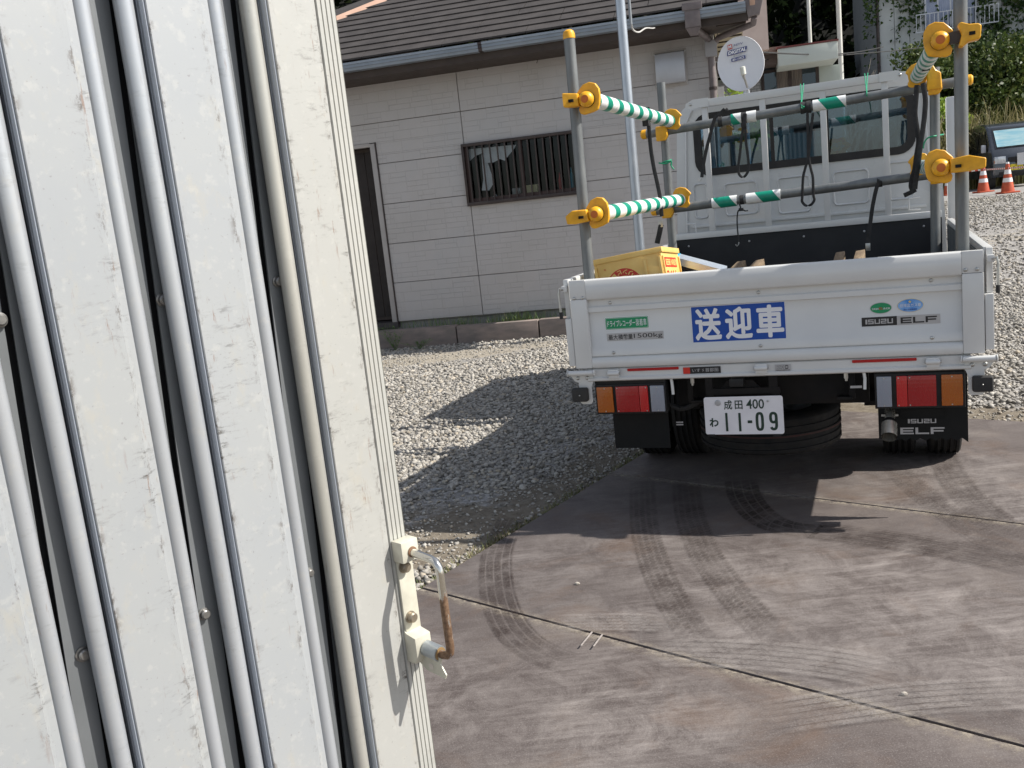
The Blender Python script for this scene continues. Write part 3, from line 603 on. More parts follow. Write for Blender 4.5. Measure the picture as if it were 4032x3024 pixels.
# eaves, gutter, roof
YE = -.58
gx0, gzt = HF.at(*zD(742, 138), YE-.06); ze = HF.at(*zD(1262, 60), YE-.06)[1]; ze = (gzt+ze)/2
GT = MB()
prof = [(YE-.01, ze+.005), (YE-.105, ze+.005), (YE-.108, ze-.018), (YE-.098, ze-.022), (YE-.102, ze-.05), (YE-.092, ze-.055), (YE-.088, ze-.082), (YE-.02, ze-.088), (YE-.01, ze-.01)]
XR = HF.at(2935, 25, YE)[0]
GT.prism([(-3.9, a, b_) for a, b_ in prof], (XR-(-3.9), 0, 0)); GT.build('gutter', MT['gutter'], H)
xj = HF.at(*hH(1300, 385), YE-.1)[0]; MB().prism([(xj-.02, a-.004 if a < YE-.02 else a, b_) for a, b_ in prof], (.04, 0, 0)).build('gutter_joint', MT['brown'], H)
MB().box((-3.9, YE-.008, ze-.16), (XR+.02, YE+.02, ze+.02)).box((-3.9, YE+.021, ze-.155), (3.6, -.001, ze-.14)).box((3.6, -.45, ze-.155), (XR, -.001, ze-.14)).build('fascia_and_soffit', MT['soffit'], H)
# slates: courses laid on the slope
slope = math.radians(29); ct, st_ = math.cos(slope), math.sin(slope)
def roof_hit(px, xonly=False):
    d = ray(*px); n = HF.Y*(-st_) + Vector((0, 0, ct)); P = HF.world((0, YE-.03, ze+.03)); q = CAMO+d*((P-CAMO).dot(n)/d.dot(n)); return HF.loc(q)
v1 = roof_hit(zD(730, 42)); v2 = roof_hit(zD(828, 2))
XV = .5*(v1.x+v2.x)
def verge_x(s):   # verge position by distance up the slope
    return XV
hk = (v2.x-v1.x)/(v2.y-v1.y)
def hipx(y): return v1.x+(y-v1.y)*hk
EX = .188
for i in range(24):
    y0 = YE-.03+ct*EX*i; z0 = ze+.03+st_*EX*i; R_ = Matrix.Rotation(slope-.075, 3, 'X'); mb = MB()
    xa = max(-3.9, hipx(y0+EX*ct*.5)-.03); xb = XR+.04
    x = xa - random.random()*.6
    while x < xb:
        a_, b2 = max(x, xa), min(x+.906, xb)
        if b2-a_ > .05: mb.box((a_+.0015, 0, .002+random.uniform(-.001, .001)), (b2-.0015, EX+.06, .020), R=R_, o=(0, y0, z0+.006))
        x += .91
    if mb.v: mb.build('slate_course', MT['slate'], H)
ytop = YE-.03+ct*EX*24; ztop = ze+.03+st_*EX*24
yh = lambda y: ze+.03+(y-YE+.03)*math.tan(slope)-.012
mb = MB(); xe = XR+.03; hy = [YE, -.2, .4, 1.2, 2.0, 3.0, 4.2]
for a_, b_ in zip(hy[:-1], hy[1:]): mb.add([(max(-3.9, hipx(a_)), a_, yh(a_)), (xe, a_, yh(a_)), (xe, b_, yh(b_)), (min(xe, max(-3.9, hipx(b_))), b_, yh(b_))], [(0, 1, 2, 3)])
mb.build('roof_deck', MT['soffit'], H)
xq = lambda y: hipx(y)
p_, q_ = Vector((xq(YE), YE, yh(YE)+.035)), Vector((xq(4.1), 4.1, yh(4.1)+.035)); d_ = (q_-p_).normalized(); s_ = Vector((d_.y, -d_.x, 0)).normalized()
mb = MB(); L_ = (q_-p_).length; k_ = 0; t_ = 0
while t_ < L_:
    a_ = p_+d_*t_; b_ = p_+d_*min(L_, t_+1.8-.004); mb.prism([a_+s_*.085+Vector((0, 0, -.045)), a_+s_*.03+Vector((0, 0, .02)), a_-s_*.03+Vector((0, 0, .02)), a_-s_*.085+Vector((0, 0, -.06))], b_-a_); t_ += 1.8
mb.build('hip_capping', MT['peach'], H)
MB().prism([(-3.9, YE, ze), (hipx(YE), YE, ze), (hipx(4.1), 4.1, yh(4.1)), (-3.9, 4.1, 2.9)], (0, 0, -.02)).build('hip_slope', MT['slate'], H)
for sx in (XR+.04,):
    mb = MB(); R_ = Matrix.Rotation(slope, 3, 'X'); mb.box((0, -.02, -.14), (.05, EX*24, .045), R=R_, o=(sx, YE-.03, ze+.03)); mb.box((-.012, -.02, .045), (.10, EX*24, .062), R=R_, o=(sx, YE-.03, ze+.03)); mb.build('barge_board', MT['peach'], H, bev=.004)
# hoppers and downpipe
def hp(px, y): x, z = HF.at(*px, y); return Vector((x, y, z))
def hopper(px, y, s=1.):
    p = hp(px, y); mb = MB()
    for (a, b_, z0, z1_) in ((.095, .06, -.0, .07), (.075, .05, -.16, -.002)):
        mb.box((p.x-a*s, y-b_, p.z+z0*s-.02), (p.x+a*s, y+b_, p.z+z1_*s-.02))
    mb.prism([(p.x-.07*s, y-.045, p.z-.182*s), (p.x+.07*s, y-.045, p.z-.182*s), (p.x+.035*s, y-.02, p.z-.25*s), (p.x-.035*s, y-.02, p.z-.25*s)], (0, .07, 0)); return mb.build('rain_hopper', MT['pvc'], H, bev=.004), p
MT['pvc'] = M('aged_brown_grey_pvc', (.20, .165, .16), (.12, .10, .10), 6, .45, bmp=.1)
hopper(z5(1272, 75), YE-.06); 
a_ = hp(z5(1288, 185), -.60); b_ = hp(z5(1300, 250), -.56); c_ = hp(z5(1420, 340), -.12); e_ = hp(z5(1432, 420), -.09); g_ = hp(z5(1438, 860), -.09)
MB().tube([a_, b_, b_+(c_-b_)*.1, b_+(c_-b_)*.93, e_+Vector((0, 0, .05)), e_, Vector((e_.x, e_.y, .1))], .034, 14).build('downpipe', MT['pvc'], H)
h2 = hp(z5(1815, 150), -.55); p2 = hp(z5(1805, 205), -.50); p3 = hp(z5(1500, 330), -.15); p4 = hp(z5(1470, 375), -.10)
MB().tube([h2, p2, p2+(p3-p2)*.08, p3, p4, Vector((e_.x+.02, -.10, e_.z-.02))], .031, 14).build('downpipe', MT['pvc'], H)
MB().prism([(h2.x-.09, -.60, h2.z+.17), (h2.x+.07, -.60, h2.z+.26), (h2.x+.09, -.60, h2.z+.16), (h2.x+.05, -.60, h2.z+.02), (h2.x-.06, -.60, h2.z)], (0, .1, 0)).build('rain_hopper', MT['pvc'], H, bev=.004)
MB().box((e_.x-.055, -.15, e_.z-.09), (e_.x+.065, -.03, e_.z+.075)).build('pipe_union', M('pale_grey_pvc', (.33, .32, .33), None, 6, .45), H, bev=.01)
for z in (2.42, 1.2): MB().lathe([(.041, 0), (.041, .03)], (e_.x, -.09, z), (0, 0, 1), 14).box((e_.x-.01, -.09, z+.005), (e_.x+.01, .0, z+.02)).build('pipe_bracket', MT['brown'], H)
# porch to the right: pale ceiling, peach post wall, inner wall with window
MB().box((3.57, .05, 3.00), (XR-.03, 2.2, 3.03)).build('porch_ceiling', MT['beige'], H)
for k in range(5): MB().box((3.58, .35+k*.36, 2.985), (XR-.04, .365+k*.36, 2.999)).build('ceiling_batten', MT['soffit'], H)
xa, _ = HF.at(*z5(1790, 250), .6); xb, _ = HF.at(*z5(1940, 250), .6)
MB().box((3.57, 2.21, 2.86), (XR-.03, 2.30, 3.03)).build('porch_beam', MT['soffit'], H)
x5, z5_ = HF.at(*z5(1500, 860), 1.6); x6, z6_ = HF.at(*z5(1548, 755), 1.6)
MB().box((x5, 1.55, 1.0), (x6, 1.6, z6_)).build('white_panel', MT['curtain'], H)
pts = [hp(z5(*p), .1) for p in ((1468, 190), (1500, 150), (1560, 180), (1585, 230), (1520, 290), (1480, 230), (1500, 320))]
o = MB().tube([HF.world(p) for p in pts], .004, 6).build('drooping_cable', MT['rubber']); tag(o, 'black cable drooping under the porch ceiling beside the downpipe', 'cable')
# dead vine twigs under the eaves
def twig(px, label, g='dead twigs hanging under the eaves'):
    mb = MB()
    for l in px: mb.tube([HF.world(hp(hH(*p), -.1+.02*i)) for i, p in enumerate(l)], .004, 5)
    o = mb.build('dead_twig', M('dead_twig_col', (.05, .035, .025), None, 9, .9)); tag(o, label, 'twig', g)
twig([[(1180, 500), (1150, 540), (1100, 580)], [(1255, 490), (1275, 540), (1290, 580), (1280, 610)], [(1275, 540), (1265, 580)]], 'dead twigs under the eaves right of the wall seam')
twig([[(1825, 400), (1830, 450), (1810, 500), (1800, 550)], [(1830, 450), (1850, 480)], [(1905, 390), (1950, 430), (1900, 450), (1870, 475)], [(1930, 415), (1925, 470)]], 'dead twigs under the eaves beside the yellow-capped post')
twig([[(650, 590), (700, 605), (750, 600)], [(660, 598), (720, 620)]], 'short dead twig under the eaves near the doorway')
# kerb of concrete blocks along the house
KB = bpy.data.objects.new('kerb', None); link(KB); KB.location = HF.o; KB.rotation_euler = (0, 0, HF.yaw); tag(KB, kind='structure')
kx = [HF.at(*zD(a, 730), -.35)[0] for a in (990, 1168)]; kz = .185
ks = [-2.35, HF.at(*zD(823, 740), -.35)[0]-.05, kx[0], kx[1], kx[1]+.95, kx[1]+1.9, kx[1]+2.85]
for i in range(len(ks)-1):
    MB().box((ks[i]+.008, -.40+.01*(i % 2), -.06), (ks[i+1]-.008, -.27+.01*(i % 2), kz+random.uniform(-.006, .01))).build('kerb_block', MT['kerb'], KB, bev=.005)
MB().box((-3.4, -.269, -.06), (3.5, .049, .085)).build('kerb_soil', M('dry_soil', (.10, .085, .06), (.16, .14, .10), 20, .95, bmp=.5), KB)
sp = []
for i in range(900):
    x = random.choice((random.gauss(1.05, .25), random.gauss(.35, .35), random.gauss(1.2, .12), random.uniform(-.5, 2.2))); p = HF.world((x, -.14+random.uniform(-.1, .1), .08)); sp.append((p.x, p.y, p.z, random.uniform(.08, .24)))
blades('kerb_weeds', sp, 'green grass tufts between the kerb blocks and the house wall', 'weeds', col=((.07, .15, .03), (.12, .20, .04), (.30, .26, .12)), wid=.003)
def weed(px, h, label, n=26):
    p = onz(*zD(*px), -.02); V = []; F = []; T = []
    mb = MB()
    for k in range(7):
        a = random.uniform(0, 6.28); q = Vector((math.cos(a), math.sin(a), 0))*random.uniform(.02, .16); top = q*1.3+Vector((0, 0, h*random.uniform(.4, 1)))
        mb.tube([(0, 0, 0), q*.6+Vector((0, 0, top.z*.5)), top], .002, 5)
        for j in range(n):
            t = random.uniform(.2, 1); c = q*.6*t*1.6+Vector((0, 0, top.z*t)); d = Vector((random.uniform(-1, 1), random.uniform(-1, 1), random.uniform(-.3, .6))).normalized()*random.uniform(.018, .04); s = d.cross(Vector((0, 0, 1)))*.28
            mb.add([c, c+d*.5+s, c+d, c+d*.5-s], [(0, 1, 2, 3)])
    o = mb.build('weed', M('weed_leaf', (.07, .14, .03), (.12, .20, .05), 30, .6)); o.location = p; tag(o, label, 'weed')
weed((855, 757), .34, 'leafy green weed growing at the foot of the left kerb block'); weed((905, 755), .16, 'low spreading green weed right of the leafy one by the kerb', 20); weed((1010, 738), .13, 'tiny green weed at the kerb joint', 12)
# ============================================================ TRUCK
T = thing('flatbed_truck', 'white flatbed truck seen from behind with blue sign on its tailgate', 'truck', TF)
Wm = MT['white']
# tailgate: pressed profile run across the truck
pr = [(.012, 1.078), (.002, 1.084), (-.014, 1.083), (-.022, 1.076), (-.022, 1.000), (-.017, .992), (.0, .990), (.0, .963), (-.010, .957), (-.011, .937), (-.001, .934), (-.001, .781), (-.010, .772), (-.011, .739), (-.004, .735), (-.013, .732), (-.022, .724), (-.022, .696), (-.016, .687), (.012, .687)]
TG = MB().prism([(-.748, y, z) for y, z in pr], (1.496, 0, 0)).build('tailgate', Wm, T, smooth=.9)
for s in (-1, 1):
    mb = MB(); a, b_ = sorted((s*.824, s*.7485)); mb.box((a, -.024, .688), (b_, .012, .998)); mb.build('tailgate_end_plate', Wm, TG, bev=.004)
    MB().box((min(s*.7485, s*.824), -.0215, .999), (max(s*.7485, s*.824), .012, 1.083)).build('tailgate_corner', Wm, TG, bev=.003)
def bolt(parent, x, z, y=-.011, r=.0078, mat='zinc', name='bolt'):
    return MB().lathe([(r, 0), (r, .0015), (r*.8, .004), (r*.4, .0055)], (x, y, z), (0, -1, 0), 10).build(name, MT[mat], parent)
for (x, z, y) in ((-.803, 1.004, -.022), (-.764, 1.004, -.022), (.761, 1.004+.008, -.022), (.801, 1.012, -.022), (-.648, .973, 0), (-.012, .976, 0), (.641, .979, 0), (-.648, .752, -.011), (-.014, .754, -.011), (.64, .755, -.011)): bolt(TG, x, z, y)
# print on the tailgate
def sgn(name, mat, x0, z0, x1, z1_, y=-.0012, r=.002, par=None, th=.0008): return sticker(name, MT[mat], par or T, x0, z0, x1, z1_, y, r, th)
S1 = sgn('blue_sign', 'wsticker', -.2965, .776, .0915, .933, r=.001); text_y = -.0036
sticker('sign_panel', MT['blue'], S1, -.2945, .778, .0895, .931, -.0022, .001, .0006)
for k, chs in enumerate('送迎車'):
    x0 = -.286+k*.1275; o_ = text('character', chs, MT['wsticker'], S1, x0+.007, .790, x0+.111, .919, -.0030, ext=.0002); me_ = o_.data
    vv = [tuple(v.co) for v in me_.vertices]; ff = [tuple(p.vertices) for p in me_.polygons]; mb = MB()
    for j in range(9):   # rounded heavy strokes
        a_ = 2*math.pi*j/8; r_ = .0040 if j < 8 else 0; mb.add([(x+r_*math.cos(a_), y-.00004*j, z+r_*math.sin(a_)) for x, y, z in vv], ff)
    nm_ = bpy.data.meshes.new('character'); nm_.from_pydata(mb.v, [], mb.f); nm_.materials.append(MT['wsticker']); o_.data = nm_
S2 = sgn('green_sticker', 'wsticker', -.679, .852, -.481, .909, r=.004); sticker('sticker_panel', MT['gsticker'], S2, -.6765, .8545, -.4835, .9065, -.0022, .004, .0005)
sticker('sticker_rim', MT['wsticker'], S2, -.6745, .8565, -.4855, .9045, -.0028, .003, .0003); sticker('sticker_field', MT['gsticker'], S2, -.6732, .8578, -.4868, .9032, -.0032, .003, .0003)
text('lettering', 'ドライブレコーダー', MT['wsticker'], S2, -.668, .866, -.542, .895, -.0036, bold=.008); text('lettering', '装着車', MT['wsticker'], S2, -.539, .865, -.491, .896, -.0036, bold=.0)
S3 = sgn('load_sticker', 'silver', -.675, .803, -.421, .837); text('lettering', '最大積載量', MT['ink'], S3, -.668, .808, -.558, .831, -.0022, bold=.006); text('lettering', '1500kg', MT['ink'], S3, -.553, .806, -.426, .831, -.0022, bold=.0)
S4 = sgn('maker_badge', 'ink', .384, .811, .5145, .847, r=.001); block('ISUZU', MT['silver'], S4, .398, .8195, .500, .8385, -.0022)
S5 = sgn('model_badge', 'silver', .515, .810, .671, .847, r=.001); block('ELF', MT['ink'], S5, .528, .816, .659, .840, -.0022, .12)
def ell(cx, cz, a, b_, y, th=.0006): return MB().prism([(cx+a*math.cos(t*math.pi/16), y, cz+b_*math.sin(t*math.pi/16)) for t in range(32)], (0, -th, 0))
S6 = ell(.457, .882, .0405, .0225, -.0012).build('green_oval_sticker', MT['silver'], T); ell(.457, .882, .0385, .0205, -.0020).build('oval_field', MT['gsticker'], S6)
text('lettering', '燃費基準', MT['wsticker'], S6, .424, .8755, .449, .8835, -.0028); text('lettering', '5%', MT['redprint'], S6, .450, .875, .463, .885, -.0028); text('lettering', '達成車', MT['wsticker'], S6, .465, .8755, .491, .8835, -.0028)
S7 = ell(.565, .886, .0475, .0265, -.0012).build('blue_oval_sticker', MT['gold'], T); ell(.565, .886, .0460, .025, -.0020).build('oval_field', MT['sky'], S7)
star = []
for i in range(10):
    a = math.pi/2+i*math.pi/5; r_ = .0068 if i % 2 == 0 else .0028; star.append((.5635+r_*math.cos(a), -.0028, .9005+r_*math.sin(a)))
MB().prism(star, (0, -.0004, 0)).build('star', MT['gold'], S7); text('lettering', '低排出ガス車', MT['wsticker'], S7, .527, .880, .603, .8935, -.0028); text('lettering', '国土交通省認定', MT['blue'], S7, .541, .867, .589, .874, -.0028)
# rear rail below the tailgate
pr = [(.08, .683), (-.004, .683), (-.010, .678), (-.010, .646), (-.014, .643), (-.020, .640), (-.020, .630), (-.014, .625), (.08, .625)]
RR = MB().prism([(-.775, y, z) for y, z in pr], (1.55, 0, 0)).build('rear_rail', Wm, T, smooth=.8)
for (a, b_) in ((-.592, -.364), (.342, .582)): sticker('red_reflector', MT['red'], T, a, .6665, b_, .6785, -.0125, .003, .002)
S8 = sgn('dealer_sticker', 'ink', -.3455, .6455, -.185, .674, -.0125, .001); sticker('red_block', MT['redprint'], S8, -.3452, .6458, -.3155, .6737, -.0134, .001, .0003); text('lettering', 'いすゞ首都圏', MT['silver'], S8, -.306, .652, -.195, .668, -.0134, bold=.0)
S9 = sgn('caution_label', 'silver', .039, .643, .103, .6715, -.0125, .001); text('lettering', 'ふやる', MT['ink'], S9, .046, .662, .066, .668, -.0134); text('lettering', 'ツやる', MT['ink'], S9, .046, .653, .066, .659, -.0134); text('lettering', '(', MT['ink'], S9, .070, .653, .074, .668, -.0134, bold=.03)
mb = MB(); n_ = 24
for (a0, a1) in ((20, 160), (200, 340)):
    P_ = [(.086+.0085*math.cos(math.radians(a0+(a1-a0)*i/8)), -.0134, .660+.0078*math.sin(math.radians(a0+(a1-a0)*i/8))) for i in range(9)]; Q_ = [(.086+.0048*math.cos(math.radians(a1+(a0-a1)*i/8)), -.0134, .660+.0044*math.sin(math.radians(a1+(a0-a1)*i/8))) for i in range(9)]
    mb.prism(P_+Q_, (0, -.0004, 0))
mb.build('ring_mark', MT['ink'], S9); text('lettering', '株式会社自動車工業', MT['ink'], S9, .044, .645, .098, .650, -.0134)
for x in (-.652, -.016, .640):
    hb = MB().box((x-.023, -.030, .640), (x+.023, -.021, .679)).tube([(x-.026, -.030, .662), (x+.026, -.030, .662)], .010, 12).build('hinge', Wm, T, bev=.0015)
    for s in (-1, 1): MB().lathe([(.006, 0), (.006, .003), (.003, .004)], (x+s*.0265, -.030, .662), (s, 0, 0), 10).build('hinge_pin', MT['zinc'], hb)
    MB().box((x-.023, -.0205, .636), (x+.023, -.009, .650)).build('hinge_leaf', Wm, hb)
# corner posts with lever rods
for s in (-1, 1):
    cp = MB().box((min(s*.8265, s*.857), -.018, .70) if s > 0 else (-.857, -.018, .70), (max(s*.8265, s*.857), .05, .915)).build('corner_post', Wm, T, bev=.004)
    MB().box((min(s*.834, s*.857), .004, .916), (max(s*.834, s*.857), .05, 1.088)).build('post_top', Wm, cp, bev=.003)
    MB().tube([(s*.872-s*.02, -.020, 1.045), (s*.868, -.024, 1.052), (s*.872, -.026, 1.03), (s*.870, -.026, .945)], .0055, 10).build('lever_rod', MT['zinc'], cp)
    MB().tube([(s*.870, -.026, .948), (s*.870, -.026, .918)], .008, 10).build('lever_grip', MT['rubber'], cp)
    MB().box((min(s*.835, s*.86), -.022, 1.035), (max(s*.835, s*.86), .0, 1.062)).build('latch', Wm, cp, bev=.003)
    hb = MB().tube([(s*.745, -.028, .668), (s*.860, -.028, .668)], .012, 12).build('pivot_tube', Wm, T)
    for xx in (.743, .862): MB().lathe([(.015, 0), (.015, .004), (.008, .006)], (s*xx, -.028, .668), (s if xx > .8 else -s, 0, 0), 14).build('pivot_cap', Wm, hb)
    br = MB().prism([(s*.752, -.014, .655), (s*.858, -.014, .655), (s*.838, -.014, .628), (s*.822, -.014, .622), (s*.822, -.014, .532), (s*.812, -.014, .522), (s*.772, -.014, .522), (s*.764, -.014, .532), (s*.764, -.014, .600), (s*.752, -.014, .628)], (0, .008, 0)).build('stop_bracket', Wm, T, bev=.001)
    for xx in (.779, .824): bolt(br, s*xx, .643, -.0145, .009)
    MB().box((min(s*.776, s*.851), -.048, .539), (max(s*.776, s*.851), -.015, .602)).build('rubber_stop', MT['rubber'], br, bev=.012, seg=3)
    bolt(br, s*.812, .570, -.0485, .004)
# bed
side_in = MT['bedgrey']
for s in (-1, 1):
    a, b_ = sorted((s*.832, s*.857))
    sg = MB().box((a, .056, .69), (b_, 2.33, 1.055)).build('side_gate', Wm, T, bev=.003)
    a, b_ = sorted((s*.828, s*.861)); MB().box((a, .056, 1.056), (b_, 2.33, 1.088)).build('gate_rail', Wm, sg, bev=.006)
    a, b_ = sorted((s*.8275, s*.8315)); MB().box((a, .06, .72), (b_, 2.32, 1.054)).build('inner_lining', side_in, sg)
MB().box((-.83, .014, .69), (.83, 2.36, .715)).build('bed_floor', MT['bedblack'], T)
MB().box((-.745, .0125, .72), (.745, .0165, 1.07)).build('tailgate_lining', side_in, TG)
fb = MB().box((-.82, 2.318, .716), (.80, 2.335, 1.10)).build('front_board', MT['bedblack'], T)
for x in (-.735, -.34, .0, .36, .70): bolt(fb, x, 1.055, 2.317, .007, 'silver')
gf = MB().box((-.84, 2.305, 1.101), (.80, 2.345, 1.140)).build('guard_frame', Wm, T, bev=.003)
for x in (-.571, -.211, .149, .503): MB().box((x-.018, 2.310, 1.141), (x+.018, 2.340, 1.93)).build('upright', Wm, gf, bev=.002)
rl = MB().box((-.62, 2.300, 1.931), (.555, 2.345, 1.978)).build('top_rail', Wm, gf, bev=.003)
for s, x in ((-1, -.60), (1, .535)):
    MB().prism([(x+s*.04, 2.296, 1.985), (x-s*.06, 2.296, 1.985), (x-s*.06, 2.296, 1.93), (x+s*.07, 2.296, 1.93), (x+s*.09, 2.296, 1.945), (x+s*.085, 2.296, 1.965)], (0, .003, 0)).build('gusset', Wm, gf); bolt(gf, x+s*.055, 1.957, 2.295, .010)
for (px, sx) in ((z7(1440, 1380), 1), (z8(690, 1140), -1)):
    x, z = TF.at(*px, 2.36); MB().tube([(x-.03*sx, 2.37, z+.03), (x+.03*sx, 2.36, z+.025), (x+.035*sx, 2.355, z-.04), (x-.03*sx, 2.36, z-.045)], .006, 8).build('rope_hook', Wm, T)
# ---- cab
def outline(hw0, hw1, z0, z1_, r, n=8):
    """rounded outline, straight sides leaning in from hw0 (bottom) to hw1 (top)"""
    P = [(-hw0, z0), (hw0, z0)]
    R = []
    for i in range(n+1):
        a = math.pi/2*i/n; R.append((hw1-r+r*math.cos(a), z1_-r*.8+r*.8*math.sin(a)))
    L = [(-x, z) for x, z in R[::-1]]
    side = [(hw0+(hw1-hw0)*((z-z0)/(z1_-r*.8-z0))**1.6, z) for z in (1.0, 1.2, 1.4, 1.6, 1.75)]
    return P[1:]+side+R+L+[(-x, z) for x, z in side[::-1]]+P[:1]
OUT = outline(.835, .775, .72, 1.985, .17)
def ringwall(name, y, th, out, win, mat, parent):
    """wall with a window opening: both outlines resampled by angle"""
    cz = sum(z for x, z in win)/len(win); cx = 0
    def samp(poly, a):
        dx, dz = math.cos(a), math.sin(a); best = None
        for i in range(len(poly)):
            x1, z1q = poly[i]; x2, z2q = poly[(i+1) % len(poly)]; ex, ez = x2-x1, z2q-z1q; det = dx*(-ez)+ex*dz
            if abs(det) < 1e-12: continue
            rx, rz = x1-cx, z1q-cz; t = (rx*(-ez)+ex*rz)/det; u = (dx*rz-dz*rx)/det
            if t > 0 and -1e-6 <= u <= 1+1e-6 and (best is None or t < best): best = t
        return (cx+dx*best, cz+dz*best)
    angs = sorted(set([round(math.atan2(z-cz, x-cx), 5) for x, z in list(out)+list(win)])); n = len(angs)
    A = [samp(out, a) for a in angs]; B = [samp(win, a) for a in angs]; mb = MB()
    vs = [(x, y, z) for x, z in A]+[(x, y, z) for x, z in B]+[(x, y+th, z) for x, z in A]+[(x, y+th, z) for x, z in B]; fs = []
    for i in range(n):
        j = (i+1) % n; fs += [(i, j, n+j, n+i), (2*n+i, 3*n+i, 3*n+j, 2*n+j), (n+i, n+j, 3*n+j, 3*n+i), (i, 2*n+i, 2*n+j, j)]
    return mb.add(vs, fs).build(name, mat, parent, smooth=.7)
def rr2(x0, z0, x1, z1_, r, inset=0, k=5): return [(p[0], p[2]) for p in rrect(x0, z0, x1, z1_, r, 0, k)]
WIN = rr2(-.655, 1.515, .655, 1.885, .085)
CAB = ringwall('cab', 2.42, .05, OUT, WIN, MT['cabwhite'], T)
ringwall('window_seal', 2.412, .02, rr2(-.672, 1.498, .672, 1.90, .1), rr2(-.625, 1.545, .625, 1.858, .06), MT['rubber'], CAB)
MB().prism([(x, 2.43, z) for x, z in rr2(-.64, 1.53, .64, 1.87, .07)], (0, .004, 0)).build('rear_window', MT['glass'], CAB)
for x in (-.185, .150): MB().box((x, 2.424, 1.53), (x+.022, 2.437, 1.87)).build('window_bar', MT['rubber'], CAB)
def shell(y0, y1, sel, sc=1.0):
    mb = MB(); P = OUT; n = len(P)
    for i in range(n-1):
        a, b_ = P[i], P[i+1]
        if sel(a, b_): mb.add([(a[0], y0, a[1]), (b_[0], y0, b_[1]), (b_[0]*sc, y1, b_[1]), (a[0]*sc, y1, a[1])], [(0, 1, 2, 3)])
    return mb
mb = shell(2.4695, 2.70, lambda a, b_: True); mb.add([(-.835, 2.47, .72), (.835, 2.47, .72), (.835, 4.05, .72), (-.835, 4.05, .72)], [(0, 1, 2, 3)]); mb.build('cab_shell', MT['cabwhite'], CAB, smooth=.7)
shell(2.70, 3.75, lambda a, b_: min(a[1], b_[1]) > 1.75, .97).build('cab_roof', MT['cabwhite'], CAB, smooth=.7)
mb = MB()
for s in (-1, 1): mb.box((min(s*.80, s*.83), 2.70, .72), (max(s*.80, s*.83), 4.05, 1.42))
mb.box((-.83, 4.02, .72), (.83, 4.06, 1.30)); mb.build('cab_lower_body', MT['cabwhite'], CAB, bev=.01)
for s in (-1, 1): MB().tube([(s*.80, 4.03, 1.30), (s*.74, 3.76, 1.93)], .03, 8).build('windscreen_pillar', MT['cabwhite'], CAB)
for s in (-1, 1): MB().add([(s*.82, 2.70, 1.42), (s*.82, 4.0, 1.42), (s*.75, 3.76, 1.9), (s*.76, 2.70, 1.9)], [(0, 1, 2, 3)]).build('side_window', MT['glass'], CAB)
MB().add([(-.80, 4.03, 1.30), (.80, 4.03, 1.30), (.74, 3.76, 1.92), (-.74, 3.76, 1.92)], [(0, 1, 2, 3)]).build('windscreen', MT['glass'], CAB)
MB().box((-.78, 3.55, 1.05), (.78, 3.98, 1.36)).build('dashboard', MT['darkin'], CAB, bev=.03)
for x in (-.45, .40): MB().box((x-.22, 2.60, .8), (x+.22, 3.05, 1.2)).box((x-.21, 2.58, 1.2), (x+.21, 2.70, 1.53)).build('seat', MT['seat'], CAB, bev=.03)
MB().tube([(.40+.18*math.cos(t*math.pi/10), 3.42+.06*math.sin(t*math.pi/10), 1.40+.16*math.sin(t*math.pi/10)) for t in range(21)], .013, 8).build('steering_wheel', MT['darkin'], CAB)
x, z = TF.at(*z9(1150, 1070), 3.6); rm = MB().box((x-.06, 3.58, z-.03), (x+.06, 3.62, z+.03)).box((x-.03, 3.59, z+.031), (x+.02, 3.66, z+.11)).build('dashboard_camera', MT['darkin'], CAB, bev=.006)
x, z = TF.at(*z9(1340, 1105), 3.6); MB().box((x-.11, 3.60, z-.035), (x+.10, 3.615, z+.035)).build('rear_view_mirror', MT['darkin'], CAB, bev=.008)
flw = []
for i in range(24):
    a = 2*math.pi*i/24; r_ = .085*(1+.14*math.cos(a*6)); flw.append((.17+r_*math.cos(a), 3.62, 1.62+r_*.75*math.sin(a)))
PS = MB().prism(flw, (0, .002, 0)).build('window_poster', M('orange_red_poster', (.75, .12, .03), (.80, .50, .05), 26, .5), CAB)
MB().prism([(x*.55+.0765, y-.002, z*.5+.81) for x, y, z in flw], (0, .001, 0)).build('poster_centre', M('yellow_poster_print', (.80, .72, .20), (.25, .55, .6), 40, .5), PS)
# pressed ribs on the cab's back wall
for (x0, x1, z0, z1_) in ((-.70, -.60, 1.22, 1.46), (-.50, -.28, 1.22, 1.44), (-.16, .05, 1.20, 1.44), (.18, .40, 1.22, 1.44), (.50, .66, 1.22, 1.46)):
    mb = MB(); o_ = rr2(x0, z0, x1, z1_, .03); i_ = rr2(x0+.016, z0+.016, x1-.016, z1_-.016, .018); n = len(o_)
    vs = [(x, 2.4195, z) for x, z in o_]+[(x+(ix-x)*.5, 2.409, z+(iz-z)*.5) for (x, z), (ix, iz) in zip(o_, i_)]+[(x, 2.4195, z) for x, z in i_]
    fs = []
    for i in range(n):
        j = (i+1) % n; fs += [(i, j, n+j, n+i), (n+i, n+j, 2*n+j, 2*n+i)]
    mb.add(vs, fs).build('pressed_rib', MT['cabwhite'], CAB, smooth=1.5)
MB().box((-.72, 2.408, 1.165), (.72, 2.419, 1.185)).build('pressed_rib', MT['cabwhite'], CAB, bev=.004)
for s in (-1, 1): MB().tube([(s*.755, 2.41, 1.13), (s*.742, 2.408, 1.45), (s*.715, 2.41, 1.85), (s*.67, 2.412, 1.93)], .007, 8).build('weather_strip', MT['cabwhite'], CAB)
MB().box((.84, 2.40, 1.08), (.90, 2.46, 1.80)).build('snorkel', MT['cabwhite'], CAB, bev=.01)
